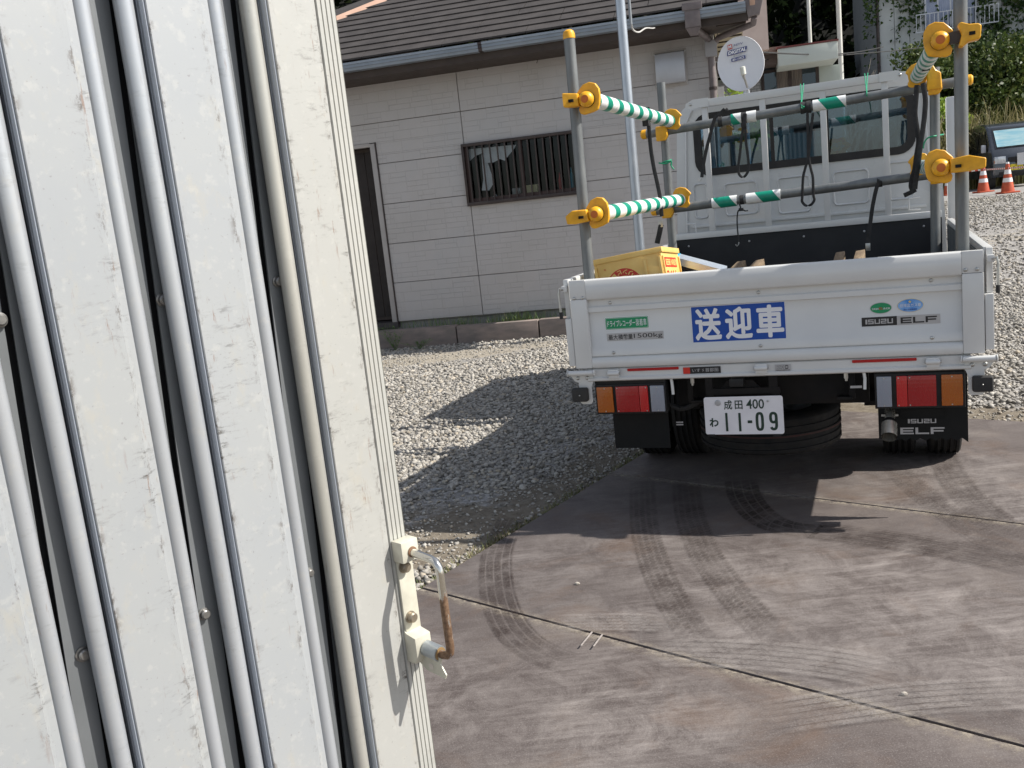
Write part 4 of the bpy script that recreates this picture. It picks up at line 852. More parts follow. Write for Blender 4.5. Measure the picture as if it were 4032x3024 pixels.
# ---- underside
ch = MB()
for s in (-1, 1): ch.box((s*.36-.03, .18, .46), (s*.36+.03, 4.3, .61))
ch.box((-.40, .12, .47), (.40, .17, .615)).box((-.33, 1.1, .50), (.33, 1.16, .60)).box((-.75, .25, .612), (.75, .30, .685)).box((-.75, 1.2, .612), (.75, 1.25, .685)).box((-.75, 2.1, .612), (.75, 2.15, .685))
ch.build('chassis', MT['chassis'], T, bev=.004)
MB().box((-.255, -.012, .55), (.055, .006, .575)).box((-.255, -.010, .575), (-.225, .006, .622)).box((.01, -.010, .575), (.045, .006, .622)).box((-.25, -.012, .405), (-.225, .0, .55)).box((.02, -.012, .405), (.05, .0, .55)).build('plate_bracket', MT['chassis'], T)
MB().box((-.150, -.030, .585), (-.092, .02, .618)).build('plate_lamp', MT['black'], T, bev=.004)
MB().prism([(-.19, .008, .575), (-.165, .008, .605), (-.06, .008, .605), (-.03, .008, .575)], (0, .01, 0)).build('lamp_bracket', MT['chassis'], T)
for s in (-1, 1):
    MB().box((s*.335-.012, .06, .50), (s*.335+.012, .075, .622)).box((s*.335-.06 if s > 0 else s*.335+.0, .05, .500), (s*.335 if s > 0 else s*.335+.06, .1, .512)).build('hanger', MT['chassis'], T, bev=.003)
    x = s*.315 if s > 0 else -.317
    MB().tube([(x, .03, .622), (x, .03, .595)], .009, 6).tube([(x, .03, .594), (x, .03, .585)], .0055, 8).build('bolt', MT['zinc'], T)
    x = .388 if s > 0 else -.400
    MB().tube([(x-.003, .0, .624), (x, -.003, .60), (x+(-.002 if s > 0 else .002), -.005, .555)], .0065, 10).build('rope_peg', Wm, T)
PX0, PZ0, PX1, PZ1 = -.263, .378, .065, .543
NP = MB().prism(rrect(PX0, PZ0, PX1, PZ1, .010, -.030), (0, .002, 0)).build('number_plate', MT['plateW'], T)
o_ = rrect(PX0+.001, PZ0+.001, PX1-.001, PZ1-.001, .009, -.0302); i_ = rrect(PX0+.006, PZ0+.006, PX1-.006, PZ1-.006, .006, -.0302); n = len(o_)
MB().add(o_+[(p[0], p[1]-.0012, p[2]) for p in [((a[0]+b_[0])/2, a[1], (a[2]+b_[2])/2) for a, b_ in zip(o_, i_)]]+i_, [(i, (i+1) % n, n+(i+1) % n, n+i) for i in range(n)]+[(n+i, n+(i+1) % n, 2*n+(i+1) % n, 2*n+i) for i in range(n)]).build('plate_rim', MT['plateW'], NP, smooth=1.5)
def pq(x, y): return TF.at(*zA(x, y), -.031)
def ptext(s, px, mat='pgreen', bold=.0, **k):
    (x0, za), (x1, zb) = pq(*px[0]), pq(*px[1]); return text('lettering', s, MT[mat], NP, x0, zb, x1, za, -.0306, bold=bold, **k)
ptext('成', ((612, 434), (697, 523)), bold=.012); ptext('田', ((718, 436), (797, 518)), bold=.012); ptext('400', ((828, 424), (1006, 514)), bold=.01); ptext('わ', ((474, 606), (566, 690)), bold=.03)
for xx in (643, 770):
    (a, zt), (b_, zb) = pq(xx-17, 556), pq(xx+17, 733); MB().box((a, -.0312, zb), (b_, -.0303, zt)).build('digit', MT['pgreen'], NP)
(a, zt), (b_, zb) = pq(845, 628), pq(890, 654); MB().box((a, -.0312, zb), (b_, -.0303, zt)).build('dash', MT['pgreen'], NP)
def strokes(paths, r):
    mb = MB()
    for P_ in paths: mb.tube([(x, -.0306, z) for x, z in P_], (r, .0007), 12, flat=(1, 0, 0)) if False else mb.tube([(x, -.0306, z) for x, z in P_], r, 8)
    o = mb.build('digit', MT['pgreen'], NP); 
    for v in o.data.vertices: v.co.y = -.0304 + (v.co.y+.0306)*.08
    return o
def loop(cx, cz, a, b_, a0, a1, sq=1, n=20): return [(cx+a*math.copysign(abs(math.cos(t))**sq, math.cos(t)), cz+b_*math.copysign(abs(math.sin(t))**sq, math.sin(t))) for t in [math.radians(a0+(a1-a0)*i/n) for i in range(n+1)]]
(a, zt), (b_, zb) = pq(918, 548), pq(1008, 728); cx, cz = (a+b_)/2, (zt+zb)/2; hw, hh = (b_-a)/2-.0055, (zt-zb)/2-.0055
strokes([loop(cx, cz, hw, hh, 0, 360, .62, 32)], .0058)
(a, zt), (b_, zb) = pq(1050, 544), pq(1142, 724); cx, cz = (a+b_)/2, (zt+zb)/2; hw, hh = (b_-a)/2-.0055, (zt-zb)/2-.0055
strokes([loop(cx, cz+hh*.42, hw, hh*.56, 0, 360, .75, 26), [(cx+hw, cz+hh*.4), (cx+hw, cz-hh*.45)]+loop(cx, cz-hh*.4, hw, hh*.6, 0, -150, .8, 12)], .0058)
x, z = pq(556, 458); MB().lathe([(.013, 0), (.013, .002), (.011, .004), (.004, .0045)], (x, -.0302, z), (0, -1, 0), 18).build('plate_seal', MT['silver'], NP); x, z = pq(1040, 440); bolt(NP, x, z, -.0302, .005, 'zinc')
for xx in ((460, 530), (1094, 1170)):
    (a, zt), (b_, zb) = pq(xx[0], 750 if xx[0] > 900 else 758), pq(xx[1], 775); MB().box((a, -.033, zb-.003), (b_, -.0305, zb+.006)).build('plate_clip', MT['black'], NP)
# lamps
def lamp(x0, x1, z0, z1_, parts):
    L = MB().box((x0-.004, .0, z0-.004), (x1+.004, .06, z1_+.004)).build('tail_lamp', MT['black'], T, bev=.004)
    for (a, b_, m_) in parts:
        MB().box((a+.002, -.010, z0+.006), (b_-.002, .001, z1_-.006)).build('lens', MT[m_], L, bev=.003)
    for (a, b_, n_) in parts_screws(parts):
        for zz in (z0+.012, z1_-.013): MB().lathe([(.0028, 0), (.0028, .0015)], (a, -.0102, zz), (0, -1, 0), 8).build('lens_screw', MT['zinc'], L)
    return L
def parts_screws(parts):
    r = []
    for (a, b_, m_) in parts:
        if m_ in ('amber', 'clear'): r.append(((a+b_)/2, 0, 0))
        elif m_ == 'redlens': r.append((a+.010, 0, 0)) if a < -.5 or True else None
        if m_ == 'redlens2': r.append((b_-.010 if a < 0 else a+.010, 0, 0))
    return r
lamp(-.749, -.434, .474, .603, [(-.746, -.668, 'amber'), (-.658, -.548, 'redlens'), (-.5505, -.508, 'redlens2'), (-.501, -.436, 'clear')])
lamp(.427, .751, .474, .611, [(.429, .489, 'clear'), (.503, .547, 'redlens2'), (.5445, .653, 'redlens'), (.667, .747, 'amber')])
for s in (-1, 1): MB().box((min(s*.43, s*.752), .006, .6075 if s < 0 else .616), (max(s*.43, s*.752), .07, .6225)).build('lamp_bracket', MT['black'], T)
# mudflaps
MB().box((-.705, .085, .288), (-.448, .092, .60)).build('mudflap', MT['flap'], T)
fl = [(.432, .60), (.432, .322)]
xs_ = np.linspace(.436, .745, 17)
for i, x in enumerate(xs_): fl.append((float(x), .312 if i % 2 else .3235))
fl += [(.768, .305), (.768, .60)]
FL = MB().prism([(x, .085, z) for x, z in fl], (0, .007, 0)).build('mudflap', MT['flap'], T)
o_ = rrect(.516, .408, .688, .448, .008, .0845); i_ = rrect(.519, .411, .685, .445, .006, .0845); n = len(o_)
MB().add(o_+i_+[(p[0], .083, p[2]) for p in o_]+[(p[0], .083, p[2]) for p in i_], [(2*n+i, 2*n+(i+1) % n, 3*n+(i+1) % n, 3*n+i) for i in range(n)]+[(i, (i+1) % n, 2*n+(i+1) % n, 2*n+i) for i in range(n)]+[(n+i, n+(i+1) % n, 3*n+(i+1) % n, 3*n+i) for i in range(n)]).build('moulded_frame', MT['flap'], FL)
block('ISUZU', MT['silver'], FL, .545, .387, .651, .405, .0845); block('ELF', MT['silver'], FL, .515, .341, .681, .369, .0845, .12)
# exhaust
ex = MB(); x, z = .474, .372
ex.tube([(x-.02, .30, .46), (x-.01, .16, .455), (x+.006, .06, .435), (x, .0, .405), (x-.003, -.045, .374)], [.020, .020, .020, .021, .024], 14, cap=False); ex.build('exhaust_pipe', MT['exh'], T)
MB().tube([(x, .0, .405), (x-.003, -.052, .366)], .0305, 18, cap=False).tube([(x, -.0, .402), (x-.003, -.050, .368)], .0275, 18, cap=False).build('exhaust_tip', MT['exh'], T)
MB().tube([(x-.0, .0, .402), (x-.0, .02, .412)], .0252, 16).build('exhaust_inside', MT['chassis'], T)
MB().box((x-.03, .055, .425), (x+.035, .062, .433)).build('exhaust_clamp', MT['zinc'], T)
MB().lathe([(.09, -.45), (.10, -.43), (.10, -.02), (.09, 0)], (.25, .75, .48), (-1, 0, 0), 18).build('silencer', MT['chassis'], T)
# wheels
def tyre(R, wd, rim_r, grooves=5, seg=64):
    """tyre around the local x axis"""
    P = []; h = wd/2
    prof = [(rim_r, -h*.75), (rim_r+.02, -h*.95), (R-.05, -h), (R-.015, -h*.93), (R-.004, -h*.85)]
    g = np.linspace(-h*.82, h*.82, grooves*2)
    for i, x in enumerate(g[:-1]):
        r_ = R if i % 2 == 0 else R-.008; prof += [(r_, x+.001), (r_, g[i+1]-.001)]
    prof += [(R-.004, h*.85), (R-.015, h*.93), (R-.05, h), (rim_r+.02, h*.95), (rim_r, h*.75)]; return prof
def wheel(name, c, R, wd, ax=(1, 0, 0), rimd=1, seg=56):
    prof = tyre(R, wd, R*.60); mb = MB(); base = len(mb.v); ax = Vector(ax).normalized(); ref = Vector((0, 0, 1)) if abs(ax.z) < .9 else Vector((1, 0, 0)); a = (ref-ax*ref.dot(ax)).normalized(); b_ = ax.cross(a); n = len(prof)
    for i, (r_, h) in enumerate(prof):
        for k in range(seg):
            rr_ = r_ + (-.006 if (abs(h) > wd*.36 and r_ > R-.02 and k % 2) else 0); t = 2*math.pi*(k+.35*math.sin(h*90))/seg
            mb.v.append(tuple(Vector(c)+ax*h+a*(math.cos(t)*rr_)+b_*(math.sin(t)*rr_)))
    for i in range(n-1):
        for k in range(seg): mb.f.append((i*seg+k, i*seg+(k+1) % seg, (i+1)*seg+(k+1) % seg, (i+1)*seg+k))
    wh = mb.build(name, MT['tread'], T, smooth=.5)
    MB().lathe([(R*.2, -wd*.05), (R*.2, wd*.1), (R*.45, wd*.12), (R*.56, wd*.30), (R*.61, wd*.38), (R*.61, -wd*.38), (R*.56, -wd*.30), (R*.45, -wd*.05)], c, ax, 28).build('rim', M('wheel_silver', (.30, .30, .30), (.2, .19, .18), 20, .5, .5), wh); return wh
for x in (-.72, -.515, .515, .72): wheel('wheel', (x, 1.05, .298), .30, .155)
for x in (-.70, .70): wheel('front_wheel', (x, 3.55, .298), .30, .17)
sw = wheel('spare_wheel', (-.06, .52, .30), .325, .185, (0, 0, 1), seg=90)
MB().lathe([(.319, -.004), (.3262, -.004), (.3262, .004), (.319, .004)], (-.06, .52, .30), (0, 0, 1), 60).build('red_line', MT['redline'], sw)
MB().tube([(-.72, 1.05, .30), (.72, 1.05, .30)], .045, 12).lathe([(.12, -.08), (.14, 0), (.12, .08)], (0, 1.05, .30), (1, 0, 0), 16).build('rear_axle', MT['chassis'], T)
for s in (-1, 1): MB().box((s*.40-.03, .45, .38), (s*.40+.03, 1.65, .40)).build('leaf_spring', MT['chassis'], T)
MB().tube([(-.30, .10, .50), (-.36, .10, .47), (-.40, .12, .46), (-.45, .12, .48)], .012, 8).build('hose', MT['rubber'], T)
for (x0, z0) in ((-.425, .392), (-.425, .381)): MB().box((x0-.0, .13, z0), (x0+.032, .132, z0+.006)).build('reflective_tab', MT['silver'], T)
MB().box((.33, .02, .555), (.375, .022, .565)).build('reflective_tab', MT['silver'], T)
for s in (-1, 1): MB().box((s*.60-.22, .70, .60), (s*.60+.22, 1.42, .612)).build('wheel_guard', MT['black'], T)
MB().box((-.5, 2.5, .30), (.5, 4.0, .71)).build('engine_underside', MT['chassis'], T, bev=.02)

# ============================================================ SCAFFOLD RACK IN THE BED
K = thing('pipe_rack', 'grey scaffold pipe rack with yellow clamp covers and striped cushions standing in the truck bed', 'pipe rack', TF)
def post(x0, x1, y, zt, zb=.716, cap=True):
    p = MB().tube([(x1, y, zb), (x1+(x0-x1)*.5, y, (zb+zt)/2), (x0, y, zt)], .0243, 20).build('post', MT['pipe'], K)
    if cap: MB().lathe([(.0262, -.012), (.0262, .006), (.022, .018), (.012, .025)], (x0, y, zt), (0, 0, 1), 18).build('post_cap', MT['yellow'], p)
    return p
post(-.755, -.766, .10, 2.125); post(.775, .757, .10, 2.75)
post(-.668, -.669, 1.50, 2.03, cap=False); post(.741, .722, 1.50, 1.90, cap=False)
YB = 1.45
def bar(p0, p1, r=.0243, mat='pipe', name='crossbar', par=None): return MB().tube([p0, p1], r, 20).build(name, MT[mat], par or K)
b1 = bar((-.765, YB, 1.757), (.885, YB, 1.812)); MB().lathe([(.0265, -.004), (.0265, .02), (.018, .028)], (-.765, YB, 1.757), (-1, 0, 0), 16).build('pipe_cap', MT['yellow'], b1); MB().lathe([(.0265, -.004), (.0265, .02), (.018, .028)], (.885, YB, 1.812), (1, 0, 0), 16).build('pipe_cap', MT['yellow'], b1)
b2 = bar((-.74, YB, 1.322), (.70, YB, 1.366)); MB().lathe([(.0265, -.004), (.0265, .02), (.018, .028)], (-.74, YB, 1.322), (-1, 0, 0), 16).build('pipe_cap', MT['yellow'], b2)
def zb1(x): return 1.757+(x+.765)*.0333
def zb2(x): return 1.322+(x+.74)*.0306
for (a, b_, b, zf, c_, hw_) in ((-.283, -.228, b1, zb1, -.275, .022), (-.200, -.150, b1, zb1, -.5, .01), (.146, .312, b1, zb1, .240, .048), (-.417, -.280, b2, zb2, -.345, .046), (-.228, -.044, b2, zb2, -.112, .048)):
    MB().tube([(a, YB, zf(a)), (b_, YB, zf(b_))], .0305, 20).build('marker_sleeve', band_mat(c_, hw_, zf(c_)), b)
rails = [((-.690, .03, 1.853), (-.612, 1.42, 1.806), 'railstripe'), ((-.690, .03, 1.359), (-.585, 1.42, 1.372), 'railstripe'), ((.690, .03, 1.866), (.655, 1.42, 1.858), 'railstripe'), ((.688, .03, 1.402), (.655, 1.42, 1.412), 'railstripe')]
for a, b_, m_ in rails:
    a, b_ = Vector(a), Vector(b_); d = (b_-a).normalized(); R_ = bar(a, b_+d*.02, name='side_rail')
    MB().tube([a+d*.05, b_-d*.03], .0335, 24).build('striped_cushion', MT[m_], R_)
def disc_poly(s, k=1.12):
    """scalloped guard plate outline in (x, z); s=+1: arm to the right"""
    P_ = [(-.047, -.020), (-.050, .010), (-.046, .038), (-.032, .058), (-.008, .064), (.018, .056), (.032, .040), (.040, .030), (.044, .020), (.034, .012), (.030, -.02), (.036, -.034), (.030, -.050), (.016, -.056), (-.02, -.048), (-.040, -.040)]
    return [(x*s*k, z*k) for x, z in P_]
def clamp(c, s, rot=0, arm=(.125, 0), label=None):
    c = Vector(c); R_ = Matrix.Rotation(rot, 3, 'Y')
    def tr(P_): return [c+R_ @ Vector(p) for p in P_]
    cl = MB().prism(tr([(x, .012, z) for x, z in disc_poly(s)]), (0, .022, 0)).build('clamp_cover', MT['yellow'], K, bev=.006, seg=3)
    MB().lathe([(.031, -.012), (.0335, 0), (.0325, .012), (.027, .022), (.0175, .028), (.0165, .0285), (.016, .027)], tr([(0, 0, 0)])[0], (0, -1, 0), 24).build('knob', MT['yellow'], cl)
    MB().lathe([(.0162, 0), (.0162, .0012), (.013, .0018)], c+Vector((0, -.0272, 0)), (0, -1, 0), 20).build('knob_cap', MT['orangecap'], cl)
    MB().lathe([(.034, -.004), (.034, .006)], tr([(0, .006, 0)])[0], (0, -1, 0), 22).build('clamp_collar', MT['chassis'], cl)
    L_ = arm[0]
    if arm[1]: P_ = [(s*.058, -.030, -.040), (s*.070, -.036, -.044), (s*.092, -.040, -.031), (s*.128, -.042, -.030), (s*(L_-.006), -.042, -.020), (s*L_, -.042, .018), (s*(L_-.012), -.042, .026), (s*.100, -.040, .030), (s*.074, -.036, .044), (s*.062, -.032, .040), (s*.072, -.030, .0)]
    else: P_ = [(s*.030, -.020, -.026), (s*.090, -.036, -.030), (s*L_, -.040, -.026), (s*(L_+.004), -.040, .010), (s*.096, -.040, .030), (s*.034, -.022, .026)]
    mb = MB(); top = tr(P_); mb.prism(top, (0, .058, 0)); mb.build('arm_cover', MT['yellow'], cl, bev=.007, seg=3)
    if arm[1]: MB().box((min(s*.03, s*.075), .0, -.022), (max(s*.03, s*.075), .03, .020), R=R_, o=c).build('clamp_jaw', M('dark_clamp_metal', (.07, .06, .055), None, 9, .5, .4), cl)
    q = tr([(s*(.105 if arm[1] else .058), -.0, -.004)])[0]; a_ = MB().box((q.x-.010, -.0430+c.y+.0, q.z-.006), (q.x+.010, -.0300+c.y+.0, q.z+.006)).build('moulded_mark', MT['chassis'], cl)
    MB().tube([c+Vector((s*.02, .02, 0)), c+Vector((s*.07, .05, 0))], .011, 8).build('clamp_bolt', MT['chassis'], cl)
    return cl
for (px, s, rot, L_, fl_) in ((z5(352, 865), -1, .06, .092, 0), (z7(405, 1225), -1, -.05, .125, 0), (z6(1480, 352), 1, -.08, .138, 1), (z8(950, 792), 1, -.06, .150, 0)):
    x, z = TF.at(*px, .03); clamp((x, .03, z), s, rot, (L_, fl_))
# clamps where rails, crossbars and inner posts meet
for (x, z, zp) in ((-.600, 1.812, 1.752), (-.578, 1.378, 1.322), (.650, 1.865, 1.806), (.650, 1.418, 1.362)):
    s = -1 if x < 0 else 1
    cl = MB().prism([(x+a*1.0, 1.425, z+b_*.9) for a, b_ in disc_poly(-s)], (0, .02, 0)).build('clamp_cover', MT['yellow'], K, bev=.006, seg=3)
    px_ = (-.668 if s < 0 else .735); MB().prism([(px_-.030, 1.40, zp+.035), (px_+.032, 1.40, zp+.035), (px_+.036, 1.40, zp-.02), (px_+.020, 1.40, zp-.045), (px_-.030, 1.40, zp-.045)], (0, .045, 0)).build('arm_cover', MT['yellow'], cl, bev=.007, seg=3)
MB().prism([(.700, 1.39, 1.86), (.715, 1.39, 1.90), (.730, 1.39, 1.905), (.742, 1.39, 1.88), (.765, 1.39, 1.865), (.768, 1.39, 1.785), (.700, 1.39, 1.785)], (0, .035, 0)).build('arm_cover', MT['yellow'], K, bev=.008, seg=3)

# ============================================================ STRAPS, CORDS, LOAD
def tl(px, y): x, z = TF.at(*px, y); return Vector((x, y, z))
def smooth(P, n=5):
    Q = []
    for i in range(len(P)-1):
        p0 = P[max(i-1, 0)]; p1 = P[i]; p2 = P[i+1]; p3 = P[min(i+2, len(P)-1)]
        for k in range(n):
            t = k/n; Q.append(.5*((2*p1)+(p2-p0)*t+(2*p0-5*p1+4*p2-p3)*t*t+(3*p1-p0-3*p2+p3)*t**3))
    return Q+[P[-1]]
def strap(label, runs, wd=.012, mat='web', name='tie_strap', cat='strap', group='black tie-down straps hanging on the pipe rack', extra=None):
    R0 = thing(name, label, cat, TF, group) if extra else None
    mb = MB()
    for P_ in runs: mb.tube(smooth([Vector(p) for p in P_]), (wd*.78, .0018) if mat == 'web' else wd, 8, flat=(1, .12, 0) if mat == 'web' else None)
    if not extra:
        o = mb.build(name, MT[mat]); o.location = TF.o; o.rotation_euler = (0, 0, TF.yaw); return tag(o, label, cat, group)
    mb.build('webbing' if mat == 'web' else 'cord', MT[mat], R0)
    for (nm, fn, m_) in extra: fn(MB()).build(nm, MT[m_], R0, bev=.001)
    return R0
def ring(x, y, z, r, ax='x', n=14):
    if ax == 'x': return [(x+.004*math.sin(i), y+r*math.sin(2*math.pi*i/n), z+r*math.cos(2*math.pi*i/n)) for i in range(n+1)]
def wrap(mb, x, y, z, r, wd):
    n = 18; vs = []
    for i in range(n):
        a = 2*math.pi*i/n; vs += [(x-wd, y+r*math.sin(a), z+r*math.cos(a)), (x+wd, y+r*math.sin(a)+.002, z+r*math.cos(a))]
    mb.add(vs, [(2*i, 2*i+1, (2*i+3) % (2*n), (2*i+2) % (2*n)) for i in range(n)]); return mb
# strap on the upper left rail
y = .95; P_ = [tl(z7(*p), y) for p in ((975, 215), (985, 330), (1003, 520), (1035, 720), (1075, 900), (1105, 1060), (1122, 1250))]
x0, z0 = P_[0].x, 1.822
hook = lambda p: (lambda mb: mb.tube([(p.x, p.y, p.z), (p.x-.002, p.y, p.z-.012), (p.x-.012, p.y, p.z-.022), (p.x-.020, p.y, p.z-.012)], .0022, 6))
strap('long black strap looped over the upper left striped rail, reaching down past the lower rail', [P_], .013, extra=[('loop', lambda mb: wrap(mb, P_[0].x-.004, y, z0, .038, .013), 'web'), ('knot', lambda mb: mb.box((P_[0].x-.02, y-.05, z0-.058), (P_[0].x+.012, y-.02, z0-.03)), 'web'), ('buckle', lambda mb: mb.box(tuple(tl(z7(1088, 1370), y-.012)), tuple(tl(z7(1138, 1290), y+.006))), 'zinc'), ('strap_end', lambda mb: mb.tube([tl(z7(1115, 1340), y-.01), tl(z7(1095, 1440), y-.01), tl(z7(1070, 1545), y-.01)], (.014, .002), 8, flat=(1, .1, 0)), 'web')])
y = YB-.035
P_ = [tl(z9(*p), y) for p in ((352, 960), (318, 1010), (290, 1100), (265, 1200), (235, 1310), (205, 1450), (185, 1570), (175, 1655))]
strap('black strap with hook end at the left of the upper crossbar', [P_, [tl(z9(360, 990), y), tl(z9(390, 945), y), tl(z9(430, 910), y), tl(z9(455, 935), y)]], .012, extra=[('loop', lambda mb: wrap(mb, tl(z9(365, 1000), y).x, YB, zb1(-.33), .0285, .011), 'web'), ('hook', hook(P_[-1]+Vector((0, 0, .002))), 'zinc')])
P_ = [tl(z9(*p), y) for p in ((640, 960), (625, 1100), (605, 1260), (590, 1400), (572, 1540), (582, 1620), (625, 1652), (668, 1610), (686, 1540), (676, 1420), (655, 1260), (648, 1100), (652, 960))]
strap('black strap hanging in a closed loop from the two-piece sleeve of the upper crossbar', [P_], .009, extra=[('loop', lambda mb: wrap(mb, -.215, YB, zb1(-.215), .030, .015), 'web'), ('knot', lambda mb: mb.box((-.228, y-.012, zb1(-.2)-.052), (-.200, y+.01, zb1(-.2)-.028)), 'web')])
P_ = [tl(z9(*p), y) for p in ((1325, 950), (1328, 1100), (1332, 1300), (1330, 1440), (1300, 1560), (1278, 1660))]; Q_ = [tl(z9(*p), y) for p in ((1385, 950), (1370, 1100), (1350, 1300), (1340, 1440), (1362, 1560), (1385, 1660))]
e1 = [tl(zD(*p), y) for p in ((1733, 425), (1733, 436), (1741, 444), (1752, 442), (1759, 432), (1757, 420))]
strap('black strap wound round the middle of the upper crossbar with a wide hanging loop', [P_+e1+Q_[::-1]], .009, extra=[('loop', lambda mb: wrap(wrap(wrap(mb, .108, YB, zb1(.1), .029, .012), .125, YB, zb1(.12), .032, .011), .092, YB, zb1(.09), .031, .009), 'web')])
P_ = [tl(z7(*p), y) for p in ((1965, 1110), (1980, 1165), (1950, 1200), (1942, 1300), (1950, 1430), (1962, 1530))]
strap('thin black cord with a small hook knotted at the left of the lower crossbar', [P_, [tl(z7(1985, 1165), y), tl(z7(2030, 1190), y), tl(z7(2060, 1185), y)]], .005, extra=[('loop', lambda mb: wrap(mb, -.252, YB, zb2(-.25), .0265, .011), 'web'), ('knot', lambda mb: mb.box(tuple(tl(z7(1960, 1195), y-.012)), tuple(tl(z7(2012, 1155), y+.01))), 'web'), ('hook', hook(P_[-1]), 'zinc')])
P_ = [tl(z8(*p), y) for p in ((338, 930), (310, 980), (285, 1080), (262, 1200), (242, 1350), (225, 1480), (218, 1570))]
strap('black strap with metal buckle end at the right of the lower crossbar', [P_], .013, extra=[('loop', lambda mb: wrap(mb, tl(z8(335, 920), y).x, YB, zb2(.36), .0265, .013), 'web'), ('buckle', lambda mb: mb.box((P_[-1].x-.012, y-.006, P_[-1].z-.03), (P_[-1].x+.012, y+.006, P_[-1].z+.01)), 'zinc')])
y = .75; P_ = [tl(z8(*p), y) for p in ((712, -40), (700, 120), (692, 260), (712, 400), (728, 520), (708, 660), (690, 800), (662, 900), (652, 980), (672, 1022))]; Q_ = [tl(z8(*p), y-.02) for p in ((770, -60), (795, 100), (788, 260), (768, 420), (742, 600), (720, 780), (700, 920), (690, 1010))]
strap('doubled black strap hanging from the upper right striped rail', [P_, Q_, [tl(z8(700, 1010), y), tl(z8(650, 1040), y), tl(z8(580, 1072), y)]], .014, extra=[('loop', lambda mb: wrap(mb, .672, y, 1.862, .037, .016), 'web')])
def cord(label, runs, r=.0022): return strap(label, runs, r, 'gcord', 'green_cord', 'cord', 'green cords tied round the pipes')
y = YB-.03
cord('green cord tying the middle of the upper crossbar to the guard frame', [[tl(z9(1250, 640), 2.28), tl(z9(1258, 760), 1.9), tl(z9(1262, 870), y), tl(z9(1290, 885), y), tl(z9(1270, 905), y), tl(z9(1255, 885), y)], [tl(z9(1283, 635), 2.28), tl(z9(1270, 760), 1.9), tl(z9(1258, 870), y)]], .003)
cord('green cord tying the right part of the upper crossbar to the guard frame', [[tl(z9(1948, 525), 2.28), tl(z9(1958, 620), 1.9), tl(z9(1970, 730), y), tl(z9(1975, 770), y), tl(z9(1962, 750), y)], [tl(z9(1982, 520), 2.28), tl(z9(1972, 640), 1.9), tl(z9(1970, 740), y)]], .003)
x = -.668; cord('green cord knotted round the left inner post below the upper crossbar', [[(x+.027*math.cos(t*.5), 1.50+.027*math.sin(t*.5), 1.575+.002*t) for t in range(14)], [(x+.01, 1.472, 1.585), (x+.035, 1.468, 1.59), (x+.03, 1.466, 1.570), (x+.045, 1.468, 1.545)], [(x-.04, 1.472, 1.59), (x, 1.468, 1.582), (x+.03, 1.468, 1.592)]], .004)
cord('green cord trailing from the right inner post to the truck cab', [[tl(z8(772, 600), 1.47), tl(z8(785, 540), 1.47), tl(z8(815, 498), 1.465), tl(z8(850, 482), 1.465), tl(z8(900, 472), 1.47), tl(z8(975, 458), 1.7)]], .004)
# crate
CR = thing('beer_crate', 'yellow plastic beer crate with red print, tilted upside down behind the tailgate', 'crate', None, None)
w0, w1, hz = .315, .37, .30
x0, z0 = TF.at(*z1(888, 262), .2)
RX = Matrix.Rotation(.115, 3, 'Y') @ Matrix.Rotation(.10, 3, 'X')
M4 = Matrix.Translation(TF.o) @ Matrix.Rotation(TF.yaw, 4, 'Z') @ Matrix.Translation((x0-w0, .2, z0+.048)) @ (Matrix.Translation((w0, 0, 0)) @ RX.inverted().to_4x4() @ Matrix.Translation((-w0, 0, 0)))
CR.matrix_world = M4
cm = MT['crate']
MB().box((0, 0, -hz), (.012, w1, -.0)).box((w0-.012, 0, -hz), (w0, w1, 0)).box((.012, 0, -hz), (w0-.012, .010, 0)).box((.012, w1-.012, -hz), (w0-.012, w1, 0)).build('crate_wall', cm, CR, bev=.002)
MB().box((-.008, -.008, -.018), (w0+.008, w1+.008, .006)).build('crate_base', cm, CR, bev=.003)
for xx in (0.0, .232, .300): MB().prism([(xx, -.001, -.034), (xx+.012, -.001, -.034), (xx+.012, -.001, -.2), (xx, -.001, -.2)], (0, -.008, 0)).build('crate_rib', cm, CR, bev=.002)
MB().box((w0+.0005, .006, -.2), (w0+.008, .018, -.034)).build('crate_rib', cm, CR, bev=.002); MB().box((w0+.0005, w1-.018, -.2), (w0+.008, w1-.006, -.034)).build('crate_rib', cm, CR, bev=.002)
# round red emblem with katakana, upside down, and red panels on the corner
def arcband(cx, cz, r0, r1, a0, a1, y, n=24):
    P_ = [(cx+r1*math.cos(math.radians(a0+(a1-a0)*i/n)), y, cz+r1*math.sin(math.radians(a0+(a1-a0)*i/n))) for i in range(n+1)]; Q_ = [(cx+r0*math.cos(math.radians(a1+(a0-a1)*i/n)), y, cz+r0*math.sin(math.radians(a1+(a0-a1)*i/n))) for i in range(n+1)]
    mb = MB(); m_ = n+1
    mb.add(P_+Q_[::-1], [(i, i+1, m_+i+1, m_+i) for i in range(n)]); return mb
ex_, ez_ = .128, -.142
EM = arcband(ex_, ez_, .052, .085, 0, 360, -.0006, 48).build('emblem_ring', MT['redprint'], CR)
for i, chs in enumerate('キリンビール'):
    a = math.radians(32+i*24); Rm = Matrix.Translation((ex_+.0685*math.cos(a), 0, ez_+.0685*math.sin(a))) @ Matrix.Rotation(-(a-math.pi/2), 4, 'Y')
    text('character', chs, MT['crate'], EM, -.011, -.011, .011, .011, -.0012, bold=.03, flip=True, R=(Rm.to_3x3(), Rm.translation))
RZ = Matrix.Rotation(math.pi/2, 3, 'Z')
def side_print(y0, y1, z0_, z1_, mat, nm): return MB().prism([(w0+.0006, y0, z0_), (w0+.0006, y1, z0_), (w0+.0006, y1, z1_), (w0+.0006, y0, z1_)], (.0006, 0, 0)).build(nm, MT[mat], CR)
